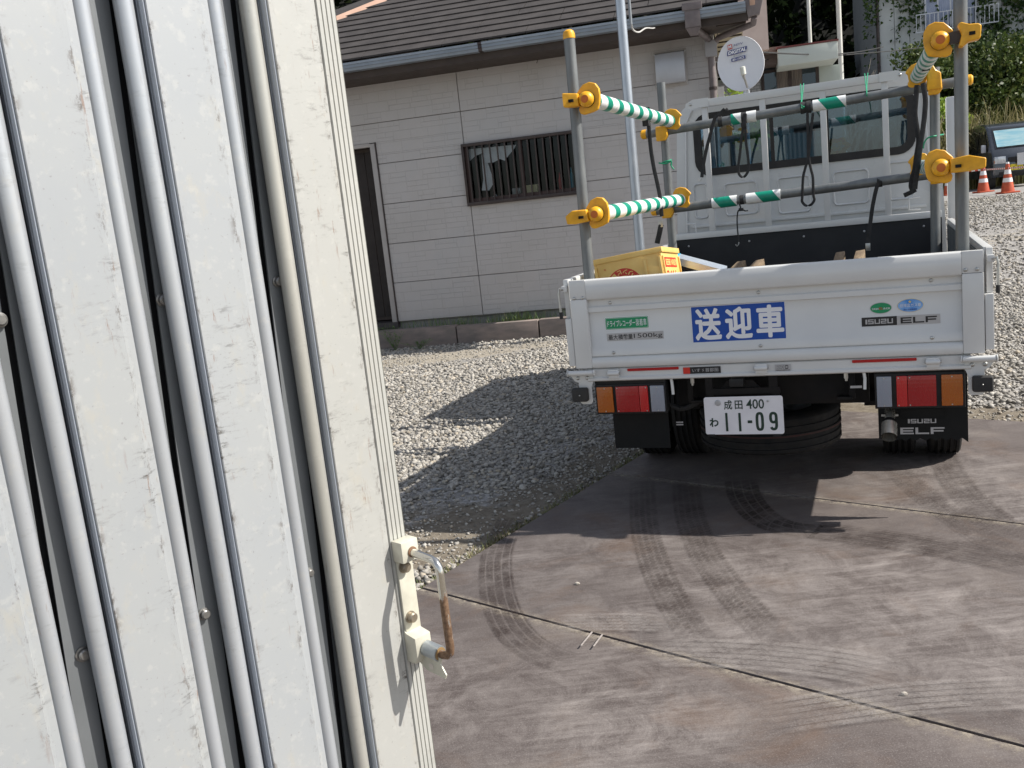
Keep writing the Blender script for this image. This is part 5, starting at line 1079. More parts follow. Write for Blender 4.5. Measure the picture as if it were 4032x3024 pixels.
RP = side_print(.05, .30, -.085, -.040, 'redprint', 'red_panel'); text('lettering', 'KIRIN BEER', MT['crate'], RP, .06, -.077, .29, -.048, 0, bold=.03, flip=True, R=(RZ, (w0+.0016, 0, 0)))
text('lettering', 'キリンビ', MT['redprint'], RP, .06, -.15, .28, -.10, 0, bold=.03, flip=True, R=(RZ, (w0+.0010, 0, 0)))
text('lettering', '8', MT['redprint'], EM, .045, -.052, .052, -.045, -.0010)
# other load
def board(label, nm, p0, p1, p2, th, mat, cat, y0, y1, g=None):
    pass
a = tl(z1(1022, 250), .62); b_ = tl(z1(1440, 362), .42)
o_ = thing('aluminium_step', 'pale metal step board with blue end caps leaning behind the yellow crate', 'step board', TF); d = (b_-a); L_ = d.length; ang = math.atan2(d.z, d.x)
mb = MB(); mb.prism([a, b_, b_+Vector((0, -.01, -.035)), a+Vector((0, -.01, -.035))], (0, .10, .01)); mb.build('board', M('dull_aluminium_board', (.50, .55, .62), (.42, .47, .54), 8, .4, .4), o_, bev=.002)
text('lettering', '組立式 作業台 注意', MT['ink'], o_, a.x+.03, a.z-.062, a.x+.20, a.z-.048, a.y-.045, ext=.0005)
MB().box((a.x-.008, a.y-.012, a.z-.03), (a.x+.004, a.y+.10, a.z+.012)).build('end_cap', M('cyan_plastic', (.02, .38, .55), None, 9, .4), o_, bev=.003)
a2 = tl(z1(1172, 282), .85); MB().box((a2.x-.008, a2.y, a2.z-.02), (a2.x+.006, a2.y+.05, a2.z+.006)).build('end_cap', M('cyan_plastic', (.02, .38, .55), None, 9, .4), o_, bev=.003)
MB().prism([a2, tl(z1(1430, 345), .75), tl(z1(1430, 345), .75)+Vector((0, 0, -.02)), a2+Vector((0, 0, -.02))], (0, .05, .003)).build('rail', M('dull_aluminium', (.40, .43, .46), None, 8, .4, .5), o_)
for i, (pa, pb, lab) in enumerate(((z1(1470, 330), z1(1590, 278), 'weathered timber beam end leaning in the bed, leftmost of the four'), (z1(1640, 325), z1(1752, 265), 'reddish timber beam end, second from left in the bed'), (z2(465, 250), z2(495, 212), 'weathered timber beam end, third from left in the bed'), (z2(680, 240), z2(682, 197), 'weathered timber beam end, rightmost of the four in the bed'))):
    top = tl(pb, 1.15); lean = -.10 if i < 2 else -.03
    mb = MB(); wd = .022; z_ = top.z
    mb.prism([(top.x-wd, 1.15, z_-.004), (top.x+wd, 1.15, z_), (top.x+wd+lean*3.1, .25, .74), (top.x-wd+lean*3.1, .25, .72)], (.0, .03, -.045))
    o2 = mb.build('timber_beam', MT['wood'], bev=.002); o2.location = TF.o; o2.rotation_euler = (0, 0, TF.yaw); tag(o2, lab, 'timber beam', 'timber beams in the truck bed')
# ============================================================ FOLDING GATE
def gate_mat(name, ca, cb, stain=1.0, metal=.15, rough=.42, seed=0):
    m, n, b = newmat(name); v = coords(n, loc=(seed*7.3, seed*2.1, seed*1.3)); b.inputs['Roughness'].default_value = rough; b.inputs['Metallic'].default_value = metal
    c = ramp(n, noise(n, v, 3.2, 6, .6), [(.35, ca), (.65, cb)])
    c = mixc(n, math_(n, 'MULTIPLY', ramp(n, noise(n, v, 55, 5, .65), [(.56, (0, 0, 0)), (.66, (1, 1, 1))]), .22), c, (.56, .55, .51))
    # yellowish grime blots
    g = ramp(n, noise(n, coords(n, (1, 1, .5), loc=(seed*3., 0, 1)), 22, 7, .75), [(.56, (0, 0, 0)), (.70, (1, 1, 1))]); c = mixc(n, math_(n, 'MULTIPLY', g, .34*stain), c, (.46, .415, .32))
    # scuffs: short horizontal scratches, dark grey
    v2 = coords(n, (22, 22, 75), (0, .35, 0), loc=(seed, 0, seed)); spx = n.nodes.new('ShaderNodeSeparateXYZ'); n.links.new(coords(n), spx.inputs[0])
    ph = math_(n, 'FRACT', math_(n, 'MULTIPLY', math_(n, 'ADD', spx.outputs[0], .110+.173*8), 1/.173)); ed_ = ramp(n, ph, [(0, (1, 1, 1)), (.06, (.12, .12, .12)), (.35, (.05, .05, .05)), (.42, (.9, .9, .9)), (.50, (0, 0, 0))])
    ar = ramp(n, noise(n, v, 5, 5, .7), [(.50, (0, 0, 0)), (.62, (1, 1, 1))]); area = math_(n, 'MULTIPLY', ar, math_(n, 'ADD', ed_, .45))
    s = math_(n, 'MULTIPLY', ramp(n, noise(n, v2, 1.1, 8, .78), [(.535, (0, 0, 0)), (.62, (1, 1, 1))]), area); c = mixc(n, math_(n, 'MULTIPLY', s, .85*stain), c, (.085, .078, .07))
    v3 = coords(n, (95, 95, 14), (0, -.05, 0), loc=(0, seed, 3)); r_ = math_(n, 'MULTIPLY', ramp(n, noise(n, v3, 1.2, 6, .7), [(.60, (0, 0, 0)), (.68, (1, 1, 1))]), ramp(n, noise(n, v, 5, 3), [(.48, (0, 0, 0)), (.6, (1, 1, 1))]))
    c = mixc(n, math_(n, 'MULTIPLY', r_, .75*stain), c, (.20, .105, .06))
    fl_ = math_(n, 'MULTIPLY', math_(n, 'MULTIPLY', ed_, ed_), ramp(n, noise(n, coords(n, (1.6, 1, .8), loc=(seed, 0, 0)), 34, 8, .8), [(.535, (0, 0, 0)), (.60, (1, 1, 1))])); c = mixc(n, math_(n, 'MULTIPLY', fl_, .9*stain), c, (.10, .08, .065))
    sp = ramp(n, noise(n, v, 210, 2, .5), [(.70, (0, 0, 0)), (.76, (1, 1, 1))]); c = mixc(n, math_(n, 'MULTIPLY', sp, .35*stain), c, (.15, .13, .12))
    n.links.new(c, b.inputs['Base Color']); bump(n, b, noise(n, v, 260, 3), .03, .001); return m
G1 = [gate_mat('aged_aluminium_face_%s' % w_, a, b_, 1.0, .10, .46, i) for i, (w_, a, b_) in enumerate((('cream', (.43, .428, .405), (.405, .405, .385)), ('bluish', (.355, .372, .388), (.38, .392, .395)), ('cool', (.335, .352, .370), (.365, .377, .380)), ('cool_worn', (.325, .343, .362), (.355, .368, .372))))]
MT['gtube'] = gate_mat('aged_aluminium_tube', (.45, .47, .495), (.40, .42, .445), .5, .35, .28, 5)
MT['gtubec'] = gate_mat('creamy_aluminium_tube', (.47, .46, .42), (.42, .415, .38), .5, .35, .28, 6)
MT['gstrip'] = M('bluish_side_strip', (.50, .54, .60), (.44, .48, .54), 4, .35, .1)
MT['gplate'] = M('grey_link_plate', (.17, .18, .19), (.13, .14, .145), 5, .5, .25)
MT['gblack'] = M('gap_shade_strip', (.010, .010, .012), None, 5, .7)  # black strip added behind the slats for the darkness of the gaps
MT['stile'] = gate_mat('cream_ridged_stile', (.455, .452, .42), (.415, .413, .385), .5, .08, .42, 8)
GT_ = thing('folding_gate', 'folded aluminium accordion gate with scuffed pale slats and a rusty handle, filling the left side', 'gate', GF)
ZB, ZT = .05, 2.02
def vprism(poly, z0=ZB, z1_=ZT): return MB().prism([(x, y, z0) for x, y in poly], (0, 0, z1_-z0))
def halftube(cx, cy, r, n=14):
    P_ = [(cx+r*math.cos(a), cy-r*math.sin(a)) for a in [math.radians(-25+230*i/n) for i in range(n+1)]]; return P_+[(cx-r*.7, cy+r+.004), (cx+r*.7, cy+r+.004)]
def rtube(cx, cy, r, n=26): return [(cx+r*math.cos(2*math.pi*i/n), cy+r*math.sin(2*math.pi*i/n)) for i in range(n)]
lefts = [-.110-.173*k for k in range(6)]
for k, L in enumerate(lefts):
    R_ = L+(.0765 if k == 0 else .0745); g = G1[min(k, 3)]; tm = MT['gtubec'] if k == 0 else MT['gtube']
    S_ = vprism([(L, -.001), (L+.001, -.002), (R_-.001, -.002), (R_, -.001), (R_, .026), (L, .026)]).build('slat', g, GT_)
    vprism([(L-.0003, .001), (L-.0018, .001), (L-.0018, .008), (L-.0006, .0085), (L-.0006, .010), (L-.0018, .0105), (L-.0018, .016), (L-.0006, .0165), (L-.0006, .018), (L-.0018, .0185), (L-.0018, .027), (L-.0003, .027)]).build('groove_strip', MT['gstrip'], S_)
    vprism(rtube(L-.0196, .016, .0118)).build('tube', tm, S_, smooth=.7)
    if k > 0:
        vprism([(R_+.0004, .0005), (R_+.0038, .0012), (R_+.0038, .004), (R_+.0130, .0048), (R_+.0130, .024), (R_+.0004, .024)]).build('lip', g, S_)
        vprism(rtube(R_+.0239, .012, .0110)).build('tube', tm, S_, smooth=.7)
# ridged end stile
poly = [(-.0325, .022), (-.0325, -.0015)]
for i in range(4):
    x = -.0315+i*.0079; poly += [(x, -.0035), (x+.0058, -.0035), (x+.0062, -.0010), (x+.0074, -.0010)]
poly += [(-.0005, -.003), (.0, -.001), (.0, .022)]
ES = vprism(poly).build('end_stile', MT['stile'], GT_)
# slanted link plates, added black gap-shade strips and bolts in the gaps
for k in range(5):
    g1 = lefts[k]-.0162-.0264; g0 = lefts[k+1]+.0745+.0045+.0256; off = (.0045, .0115, .010, .010, .010)[k]
    def plate(a, w_, nm='link_plate', y=.030, mt='gplate'):
        q = lambda z: g0+a+.0186+.0425*(z-1.3)
        return MB().add([(q(ZB), y, ZB), (q(ZB)+w_, y, ZB), (q(ZT)+w_, y, ZT), (q(ZT), y, ZT), (q(ZB), y+.003, ZB), (q(ZB)+w_, y+.003, ZB), (q(ZT)+w_, y+.003, ZT), (q(ZT), y+.003, ZT)], [(0, 1, 2, 3), (4, 7, 6, 5), (0, 4, 5, 1), (3, 2, 6, 7), (0, 3, 7, 4), (1, 5, 6, 2)]).build(nm, MT[mt], GT_)
    plate(off, .029); plate(off-.0075-.034, .034, y=.0335); plate(off+.029+.012, .028, y=.0335)
    vprism([(g0-.01, .048), (g1+.05, .048), (g1+.05, .052), (g0-.01, .052)]).build('gap_shade_strip', MT['gblack'], GT_)
    vprism([(g0-.01, .054), (g1+.05, .054), (g1+.05, .085), (g0-.01, .085)]).build('rear_slat', G1[1], GT_)
MT['boltg'] = M('grey_bolt', (.24, .235, .225), (.16, .155, .15), 60, .35, .6)
def gbolt(px, r=.0095):
    x, z = GF.at(*px, .026); bb = MB().lathe([(r*1.25, 0), (r*1.25, .0015), (r*.95, .002), (r*.95, .007), (r*.7, .0085)], (x, .0298, z), (0, -1, 0), 18).build('bolt', MT['boltg'], GT_)
MT['boltg'] = M('grey_bolt', (.24, .235, .225), (.16, .155, .15), 60, .35, .6)
for px, r in (((1220, 2256), .006), ((1098, 1108), .0065), ((807, 2419), .0068), ((644, 1180), .007), ((332, 2578), .0078), ((2, 1260), .007)): gbolt(px, r)
# handle
def gx(px, x):
    d = ray(*px); P = GF.o + GF.X*x; q = CAMO+d*((P-CAMO).dot(GF.X)/d.dot(GF.X))-GF.o; return (q.dot(GF.Y), q.z)
def zh(x, y): return (1400+x/1.952, 1950+y/1.952)
CRM = M('cream_cast_bracket', (.62, .60, .50), (.50, .48, .40), 30, .45, .1, bmp=.08)
def rust_mat():
    m, n, b = newmat('rusty_chromed_rod'); v = coords(n); sp = n.nodes.new('ShaderNodeSeparateXYZ'); n.links.new(v, sp.inputs[0])
    zf = n.nodes.new('ShaderNodeMapRange'); n.links.new(sp.outputs[2], zf.inputs[0]); zf.inputs[1].default_value = .90; zf.inputs[2].default_value = .84; zf.inputs[3].default_value = -.28; zf.inputs[4].default_value = .16
    k = ramp(n, math_(n, 'ADD', noise(n, coords(n, (1, 1, .35)), 90, 7, .7), zf.outputs[0]), [(.50, (0, 0, 0)), (.58, (1, 1, 1))])
    rc = ramp(n, noise(n, v, 160, 4, .7), [(.35, (.11, .06, .035)), (.65, (.24, .15, .09))])
    n.links.new(mixc(n, k, (.62, .60, .56), rc), b.inputs['Base Color']); n.links.new(mixc(n, k, (.95, .95, .95), (.25, .25, .25)), b.inputs['Metallic']); n.links.new(mixc(n, k, (.16, .16, .16), (.6, .6, .6)), b.inputs['Roughness'])
    bump(n, b, noise(n, v, 300, 4), .25, .0008); return m
x0, x1 = -.031, .0015
HB = MB().prism([(x0, -.0037, .941), (x0+.004, -.026, .940), (x1, -.026, .930), (x1, -.026, .897), (x0+.002, -.014, .893), (x0, -.0037, .893)], (0, 0, 0), cap=False)
HB = MB()
HB.box((x0, -.028, .905), (x1+.001, -.0037, .939)); HD = HB.build('handle', CRM, GT_, bev=.0025)
MB().box((x0+.003, -.0085, .772), (x1+.001, -.0038, .9045)).build('mounting_plate', CRM, HD, bev=.0015)
MB().prism([(x0+.001, -.0037, .792), (x0+.001, -.009, .786), (x0+.001, -.030, .782), (x0+.001, -.030, .752), (x0+.001, -.024, .738), (x0+.001, -.0037, .738)], (x1-x0-.0005, 0, 0)).build('lower_bracket', CRM, HD, bev=.002)
for px in ((375, 550), (425, 935)):
    x, z = GF.at(*zh(*px), -.010); MB().lathe([(.0098, 0), (.0098, .0018), (.0080, .002), (.0080, .0085), (.0062, .0105)], (x, -.0086, z), (0, -1, 0), 6 if False else 18).build('handle_bolt', M('dull_bolt', (.36, .31, .24), (.26, .22, .17), 60, .4, .7), HD)
xg = -.0075; yg = -.083
P_ = [(xg-.004, -.020, .9195), (xg-.003, -.045, .9165), (xg, -.066, .913), (xg, -.076, .910), (xg, -.082, .902), (xg, -.084, .893), (xg+.0, -.084, .83), (xg+.001, -.084, .772), (xg+.001, -.082, .763), (xg+.001, -.075, .757), (xg, -.066, .756), (xg-.003, -.03, .759)]
MB().tube([Vector(p) for p in P_], .0066, 16).build('handle_rod', rust_mat(), HD)
MB().lathe([(.0085, 0), (.0085, .0015), (.0070, .002)], (xg-.004, -.0282, .9195), (0, -1, 0), 16).build('rod_collar', M('rust_ring', (.20, .11, .06), None, 40, .7), HD)
SL = M('zinc_grey_sleeve', (.40, .43, .45), (.33, .36, .38), 20, .4, .6)
MB().tube([(xg-.003, -.0305, .7595), (xg-.001, -.060, .7565)], .0125, 22).build('sleeve', SL, HD); MB().tube([(xg-.001, -.0601, .7565), (xg-.001, -.0612, .7564)], .0105, 20).build('rust_washer', M('rust_ring', (.30, .19, .08), None, 40, .7), HD)
yz = [gx(zh(*p), xg-.006) for p in ((462, 1195), (498, 1285), (545, 1340), (600, 1368), (690, 1412), (697, 1385), (652, 1300), (660, 1262), (600, 1215))]
mb = MB().prism([(xg-.006, a, b_) for a, b_ in yz], (.0022, 0, 0)); HP = mb.build('hasp_plate', CRM, HD)
hy, hz_ = gx(zh(582, 1315), xg-.0062); MB().lathe([(.0052, 0), (.0052, .0004)], (xg-.0062, hy, hz_), (-1, 0, 0), 16).build('hasp_hole', M('pale_hole', (.62, .56, .50), None, 9, .7), HD)
# ============================================================ POLES
def up(p, r, h, name, mat, seg=18, z0=-.05): 
    o = MB().tube([(0, 0, z0), (0, 0, h)], r, seg).build(name, mat); o.location = (p.x, p.y, 0); return o
p0 = depth(2522, 1000, 6.15)
PL = thing('utility_pole', 'galvanised steel pole standing between the house and the truck bed', 'pole', loc=(p0.x, p0.y, 0))
MB().tube([(0, 0, -.05), (0, 0, 4.6)], .0305, 24).build('shaft', MT['galv'], PL)
q = depth(*z5(740, 215), 6.12); cx, cy, cz = q.x-p0.x, q.y-p0.y, q.z
MB().tube([(cx, cy, cz), (cx-.002, cy, 4.5)], .0095, 10).build('conduit', M('grey_conduit', (.25, .27, .29), None, 6, .5), PL)
for z in (cz+.12, cz+.9): MB().lathe([(.0325, 0), (.0325, .012)], (0, 0, z), (0, 0, 1), 20).box((.0, -.012, z), (cx+.012, .012, z+.010)).build('clamp_band', MT['zinc'], PL)
a = depth(*z5(745, 215), 6.1); pts = [a] + [depth(*z5(*p), Z) for p, Z in (((760, 262), 6.4), ((810, 280), 7.2), ((870, 245), 8.2), ((940, 245), 9.2), ((985, 215), 9.9), ((1012, 195), 10.1), ((1012, 215), 10.1))]
o = MB().tube(smooth(pts), .006, 6).build('white_cable', M('white_cable_col', (.6, .58, .55), None, 6, .5)); tag(o, 'thin white cable sagging from the galvanised pole to the house eaves', 'cable')
# dish on its own mast beside the house corner
dc = depth(2150+1695/2.212, 555/2.212, 9.35); face = (CAMO-dc).normalized(); face = (face + Vector((-.18, 0, .10))).normalized()
DS = thing('satellite_dish', 'round white satellite dish with blue and red lettering behind the truck cab', 'satellite dish', loc=(dc.x, dc.y, 0), rz=math.atan2(face.x, -face.y))
tilt = Matrix.Rotation(-math.asin(face.z)-.05, 3, 'X')
dl = MB(); prof = [(.001, .035)]+[(r_, .035*(1-(r_/.232)**2)) for r_ in np.linspace(.02, .226, 12)]+[(.232, -.002), (.234, .006), (.230, .010)]
RD = 1.0
vs = []; seg = 48
for r_, h in prof:
    for k in range(seg):
        t = 2*math.pi*k/seg; vs.append((r_*math.cos(t)*.985, h, r_*math.sin(t)*1.13))
fs = [(i*seg+k, i*seg+(k+1) % seg, (i+1)*seg+(k+1) % seg, (i+1)*seg+k) for i in range(len(prof)-1) for k in range(seg)]
RT = Matrix.Rotation(-.105, 3, 'Y')
def dtr(p): q = RT @ Vector(p); return (q.x, q.y, q.z+dc.z)
dl.add([dtr(v) for v in vs], fs); DR = dl.build('reflector', M('white_dish', (.74, .75, .79), (.70, .71, .75), 2, .45), DS, smooth=.9)
RR_ = (RT, (0, 0, dc.z))
def dtext(s, mat, x0, z0, x1, z1_, y, **k): return text('lettering', s, mat, DR, x0, z0, x1, z1_, y, R=RR_, **k)
NAVY = M('navy_print', (.03, .045, .22), None, 9, .4)
def dbox(x0, z0, x1, z1_, mat, y, sl=0): mb = MB().prism([dtr(p) for p in ((x0, y, z0), (x1-sl, y, z0), (x1, y, z1_), (x0+sl, y, z1_))], (0, -.0008, 0)); return mb.build('print_block', mat, DR)
dbox(-.098, .163, -.056, .208, MT['redprint'], .005); dtext('M', MT['wsticker'], -.092, .170, -.062, .202, .003, bold=.05)
dtext('MIYV', NAVY, -.040, .178, .055, .198, .005, bold=.0, shear=.3)
dbox(-.120, .105, .085, .152, NAVY, .010, .012); dtext('DIGITAL', MT['wsticker'], -.108, .111, .076, .147, .0075, bold=.05, shear=.25)
dtext('Hi-Vision', MT['silver'], -.062, .082, .022, .096, .014)
dbox(-.086, .040, .054, .072, NAVY, .0155, 0); dtext('BS-110CS', MT['wsticker'], -.076, .045, .044, .067, .013, bold=.03, shear=.25)
MB().tube([dtr((.03, -.02, -.24)), dtr((.035, -.14, -.16)), dtr((.036, -.16, -.13))], .011, 8).tube([dtr((0, .03, -.1)), dtr((.02, .05, -.27)), dtr((.02, .02, -.40))], .016, 8).build('feed_arm', MT['zinc'], DS)
MB().lathe([(.018, -.045), (.026, -.04), (.026, .03), (.018, .036)], dtr((.037, -.165, -.090)), (RT @ Vector((0, 0, 1))), 14).build('feed_head', M('cream_plastic', (.66, .66, .58), None, 9, .4), DS)
MB().tube([(.02, .05, -.05), (.02, .05, dc.z-.2)], .021, 12).build('mast', MT['galv'], DS)
for px, Z, r_, lab in ((3197, 24, .045, 'left one of the two tall white poles behind the truck cab'), (3313, 22.5, .057, 'right, thicker one of the two tall white poles behind the truck cab')):
    q = depth(px, 310, Z); o = up(q, r_, 9.5, 'white_pole', M('white_pole_paint', (.70, .70, .66), (.55, .53, .47), 1.5, .5, stretch=(1, 1, .3)), 14); tag(o, lab, 'pole', 'tall white poles')
# ============================================================ BUILDINGS BEHIND
LB = M('pale_green_white_render', (.50, .55, .50), (.42, .46, .42), 1.2, .8, bmp=.1, stretch=(1, 1, .4))
B1 = thing('flat_roofed_building', 'pale building with a flat white roof band and curtained windows behind the dish', 'building', HF)
YB1 = 8.6
xa, zt = HF.at(*z9(1000, 265), YB1); xb, zt2 = HF.at(*z9(1652, 157), YB1); _, zb = HF.at(*z9(985, 455), YB1); _, zb2 = HF.at(*z9(1655, 352), YB1)
zt = (zt+zt2)/2; zb = (zb+zb2)/2
MB().box((xa, YB1, zb), (xb, YB1+4.8, zt)).build('roof_band', M('pale_green_white_band', (.62, .66, .61), (.54, .58, .53), 1.0, .7, stretch=(1, 1, .3)), B1, bev=.01)
MB().box((xa-.02, YB1-.02, zt+.002), (xb+.02, YB1+4.8, zt+.03)).build('red_coping', M('dull_red_trim', (.20, .05, .045), None, 4, .6), B1)
wx0, wzt = HF.at(*z9(850, 528), YB1+1.0); wx1, _ = HF.at(*z9(1410, 440), YB1+1.0); wzb = wzt-1.1
MB().box((xa-3.2, YB1+1.0, -.1), (xb+.12, YB1+4.6, zb-.002)).build('wall', LB, B1)
wn = MB().box((wx0-.06, YB1+.95, wzb), (wx0, YB1+1.0, wzt+.05)).box((wx1, YB1+.95, wzb), (wx1+.06, YB1+1.0, wzt+.05)).box((wx0, YB1+.95, wzt), (wx1, YB1+1.0, wzt+.05)).box(((wx0+wx1)/2-.03, YB1+.96, wzb), ((wx0+wx1)/2+.03, YB1+.998, wzt)).build('window', MT['brown'], B1)
MB().box((wx0, YB1+.985, wzb), (wx1, YB1+.995, wzt)).build('pane', glass('bluish_window', (.32, .42, .48), 1.6), wn)
mb = MB(); xw = wx1-wx0
for i in range(26):
    x = wx0+xw*(.24+.5*i/26); mb.tube([(x, YB1+.9995+.0, wzb), (x, YB1+.9995, wzt)], .03, 6) if False else None
cur = []
for i in range(53): cur.append((wx0+xw*(.24+.50*i/52), YB1+.972+.010*math.sin(i*1.9)))
mb.add([(x, y, wzb) for x, y in cur]+[(x, y, wzt) for x, y in cur], [(i, i+1, 53+i+1, 53+i) for i in range(52)]).build('curtain', M('grey_brown_curtain', (.26, .22, .19), (.14, .12, .11), 6, .9, stretch=(6, 1, .3)), wn)
MB().box((xa-2.5, YB1+.3, HF.at(*z5(1950, 490), YB1)[1]-.1), (xa+.02, YB1+1.5, HF.at(*z5(1950, 430), YB1)[1])).box((xa-2.5, YB1+.2, HF.at(*z5(1950, 455), YB1)[1]), (xa+.1, YB1+1.5, HF.at(*z5(1950, 430), YB1)[1]+.06)).build('side_canopy', M('brown_canopy', (.16, .12, .105), (.10, .075, .065), 4, .7, stretch=(1, 1, 8)), B1)
ux0, uz = HF.at(*z5(1700, 440), YB1-.1); ux1, _ = HF.at(*z5(1942, 430), YB1-.1)
MB().box((ux0, YB1-.1, HF.at(*z5(1900, 432), YB1-.1)[1]), (ux1, YB1+1.2, 9)).build('upper_wall', MT['peachwall'], B1)
m, n, b = newmat('grey_tile_cladding'); br = n.nodes.new('ShaderNodeTexBrick'); br.inputs['Scale'].default_value = 1; br.inputs['Brick Width'].default_value = .11; br.inputs['Row Height'].default_value = .055; br.inputs['Mortar Size'].default_value = .006; br.inputs['Color1'].default_value = (.36, .36, .36, 1); br.inputs['Color2'].default_value = (.28, .28, .285, 1); br.inputs['Mortar'].default_value = (.15, .15, .15, 1); n.links.new(coords(n, rot=(math.pi/2, 0, 0)), br.inputs['Vector']); n.links.new(br.outputs[0], b.inputs['Base Color'])
MB().box((xa-2.6, YB1+.9, -.1), (wx0-.08, YB1+.94, HF.at(*z5(1850, 640), YB1)[1])).build('tiled_wall', m, B1)
# shrub with pale green leaves by the porch
def leafmat(name, a, b_, c, tr=.25):
    m, n, bb = newmat(name); at = n.nodes.new('ShaderNodeAttribute'); at.attribute_name = 'tone'
    cc = ramp(n, at.outputs['Fac'], [(0, a), (.55, b_), (1, c)]); n.links.new(cc, bb.inputs['Base Color']); bb.inputs['Roughness'].default_value = .5 if tr > .1 else 1; bb.inputs['Specular IOR Level'].default_value = .3 if tr > .1 else 0
    t = n.nodes.new('ShaderNodeBsdfTranslucent'); n.links.new(cc, t.inputs[0]); mx = n.nodes.new('ShaderNodeMixShader'); mx.inputs[0].default_value = tr; n.links.new(bb.outputs[0], mx.inputs[1]); n.links.new(t.outputs[0], mx.inputs[2]); n.links.new(mx.outputs[0], n.nodes['Material Output'].inputs[0]); return m
def leaves(P, size, tonefn=None, flat=0.):
    """P: N x 3 points; returns verts, quads, tone"""
    N_ = len(P); d = rng.normal(0, 1, (N_, 3)); d /= np.linalg.norm(d, axis=1)[:, None]; u = rng.normal(0, 1, (N_, 3)); s = np.cross(d, u); s /= np.linalg.norm(s, axis=1)[:, None]
    L_ = size*rng.uniform(.6, 1.3, N_)[:, None]; V = np.stack([P-d*L_*.5, P+s*L_*.3, P+d*L_*.5+np.array([0, 0, -.15])*L_, P-s*L_*.3], 1)
    F = np.arange(N_*4).reshape(-1, 4); tone = np.repeat(np.clip(rng.normal(.45, .25, N_), 0, 1), 4); return V.reshape(-1, 3), F, tone
def clumps(cs, n_per, size):
    Ps = []
    for (c, r) in cs:
        d = rng.normal(0, 1, (n_per, 3)); d /= np.linalg.norm(d, axis=1)[:, None]; k = rng.random(n_per)**.45; Ps.append(np.array(c)+d*np.array(r)*k[:, None])
    return leaves(np.concatenate(Ps), size)
LM = {'bright': leafmat('bright_leaf', (.14, .26, .03), (.30, .42, .06), (.45, .50, .10), .4), 'dark': leafmat('dark_leaf', (.018, .035, .012), (.04, .07, .018), (.09, .12, .03)), 'bush': leafmat('bush_leaf', (.03, .05, .014), (.065, .10, .022), (.16, .17, .045)), 'ivy': leafmat('ivy_leaf', (.02, .045, .014), (.045, .085, .02), (.10, .14, .035)), 'forest': leafmat('shade_black_forest_leaf', (.003, .005, .0025), (.006, .010, .004), (.014, .019, .008), .05)}  # forest entry: shade of the slope is put into the near-black leaf colour
BARK = M('bark', (.08, .06, .045), (.05, .04, .03), 9, .9, bmp=.3)
q = depth(2860, 350, 12.6); S_ = thing('young_tree', 'small tree with bright yellow-green leaves between the downpipe and the dish', 'tree', loc=(q.x, q.y, 0))
V, F, t_ = clumps([((random.gauss(0, .25), random.gauss(0, .18), 1.95+random.gauss(0, .3)), (.22, .22, .2)) for _ in range(9)], 110, .09); npmesh('crown', V, F, LM['bright'], S_, attr=t_)
MB().tube([(0, 0, -.05), (.03, 0, .9), (0, .03, 2.0)], [.035, .028, .012], 8).build('trunk', BARK, S_)
# ivy-clad building
YB2 = 24.0
B2 = thing('ivy_covered_building', 'tall white panelled building overgrown with ivy at the upper right', 'building', HF)
xl, _ = HF.at(*z6(955, 300), YB2); xr = xl+13; zw1 = 9.5
for i in range(26): MB().box((xl+i*.46+.008, YB2, -.2), (xl+(i+1)*.46-.008, YB2+.1, zw1)).build('wall_panel', M('white_steel_panel', (.52, .54, .53), (.44, .46, .45), .7, .6, stretch=(1, 1, .3)) if i == 0 else bpy.data.materials['white_steel_panel'], B2)
MB().box((xl, YB2+.101, -.2), (xr, YB2+7, zw1)).build('wall', M('joint_grey', (.25, .26, .26), None, 3, .8), B2)
MB().tube([(xl-.06, YB2-.05, -.1), (xl-.06, YB2-.05, zw1)], .05, 8).build('drainpipe', MT['brown'], B2)
a, _ = HF.at(*z6(1345, 200), YB2-.03); b_, _ = HF.at(*z6(1790, 60), YB2-.03); _, zz0 = HF.at(*z6(1470, 165), YB2-.03)
wn = MB().box((a, YB2-.03, zz0-.3), (b_, YB2-.002, zz0+1.9)).build('window', M('window_dark', (.03, .035, .05), None, 3, .4), B2)
for k in range(5): x = a+(b_-a)*(k+.02)/4.05; MB().box((x, YB2-.05, zz0-.3), (x+.05, YB2-.031, zz0+1.9)).build('frame', M('white_sash', (.6, .62, .66), None, 4, .4) if k == 0 else bpy.data.materials['white_sash'], wn)
cur = [(a+.06+(b_-a-.1)*i/70, YB2-.040+.006*math.sin(i*2.1)) for i in range(71)]
MB().add([(x, y, zz0-.25) for x, y in cur]+[(x, y, zz0+1.9) for x, y in cur], [(i, i+1, 71+i+1, 71+i) for i in range(70)]).build('curtain', M('bluish_curtain', (.26, .30, .42), (.38, .42, .52), 8, .8, stretch=(8, 1, .3)), wn)
rl_ = MB()
for k in range(19): x = a-.3+(b_-a+.9)*k/18; rl_.box((x, YB2-.30, zz0-.35), (x+.02, YB2-.28, zz0+.16))
rl_.box((a-.3, YB2-.305, zz0+.161), (b_+.62, YB2-.275, zz0+.19)).box((a-.3, YB2-.305, zz0-.38), (b_+.62, YB2-.275, zz0-.351)).build('railing', bpy.data.materials['white_sash'], B2)
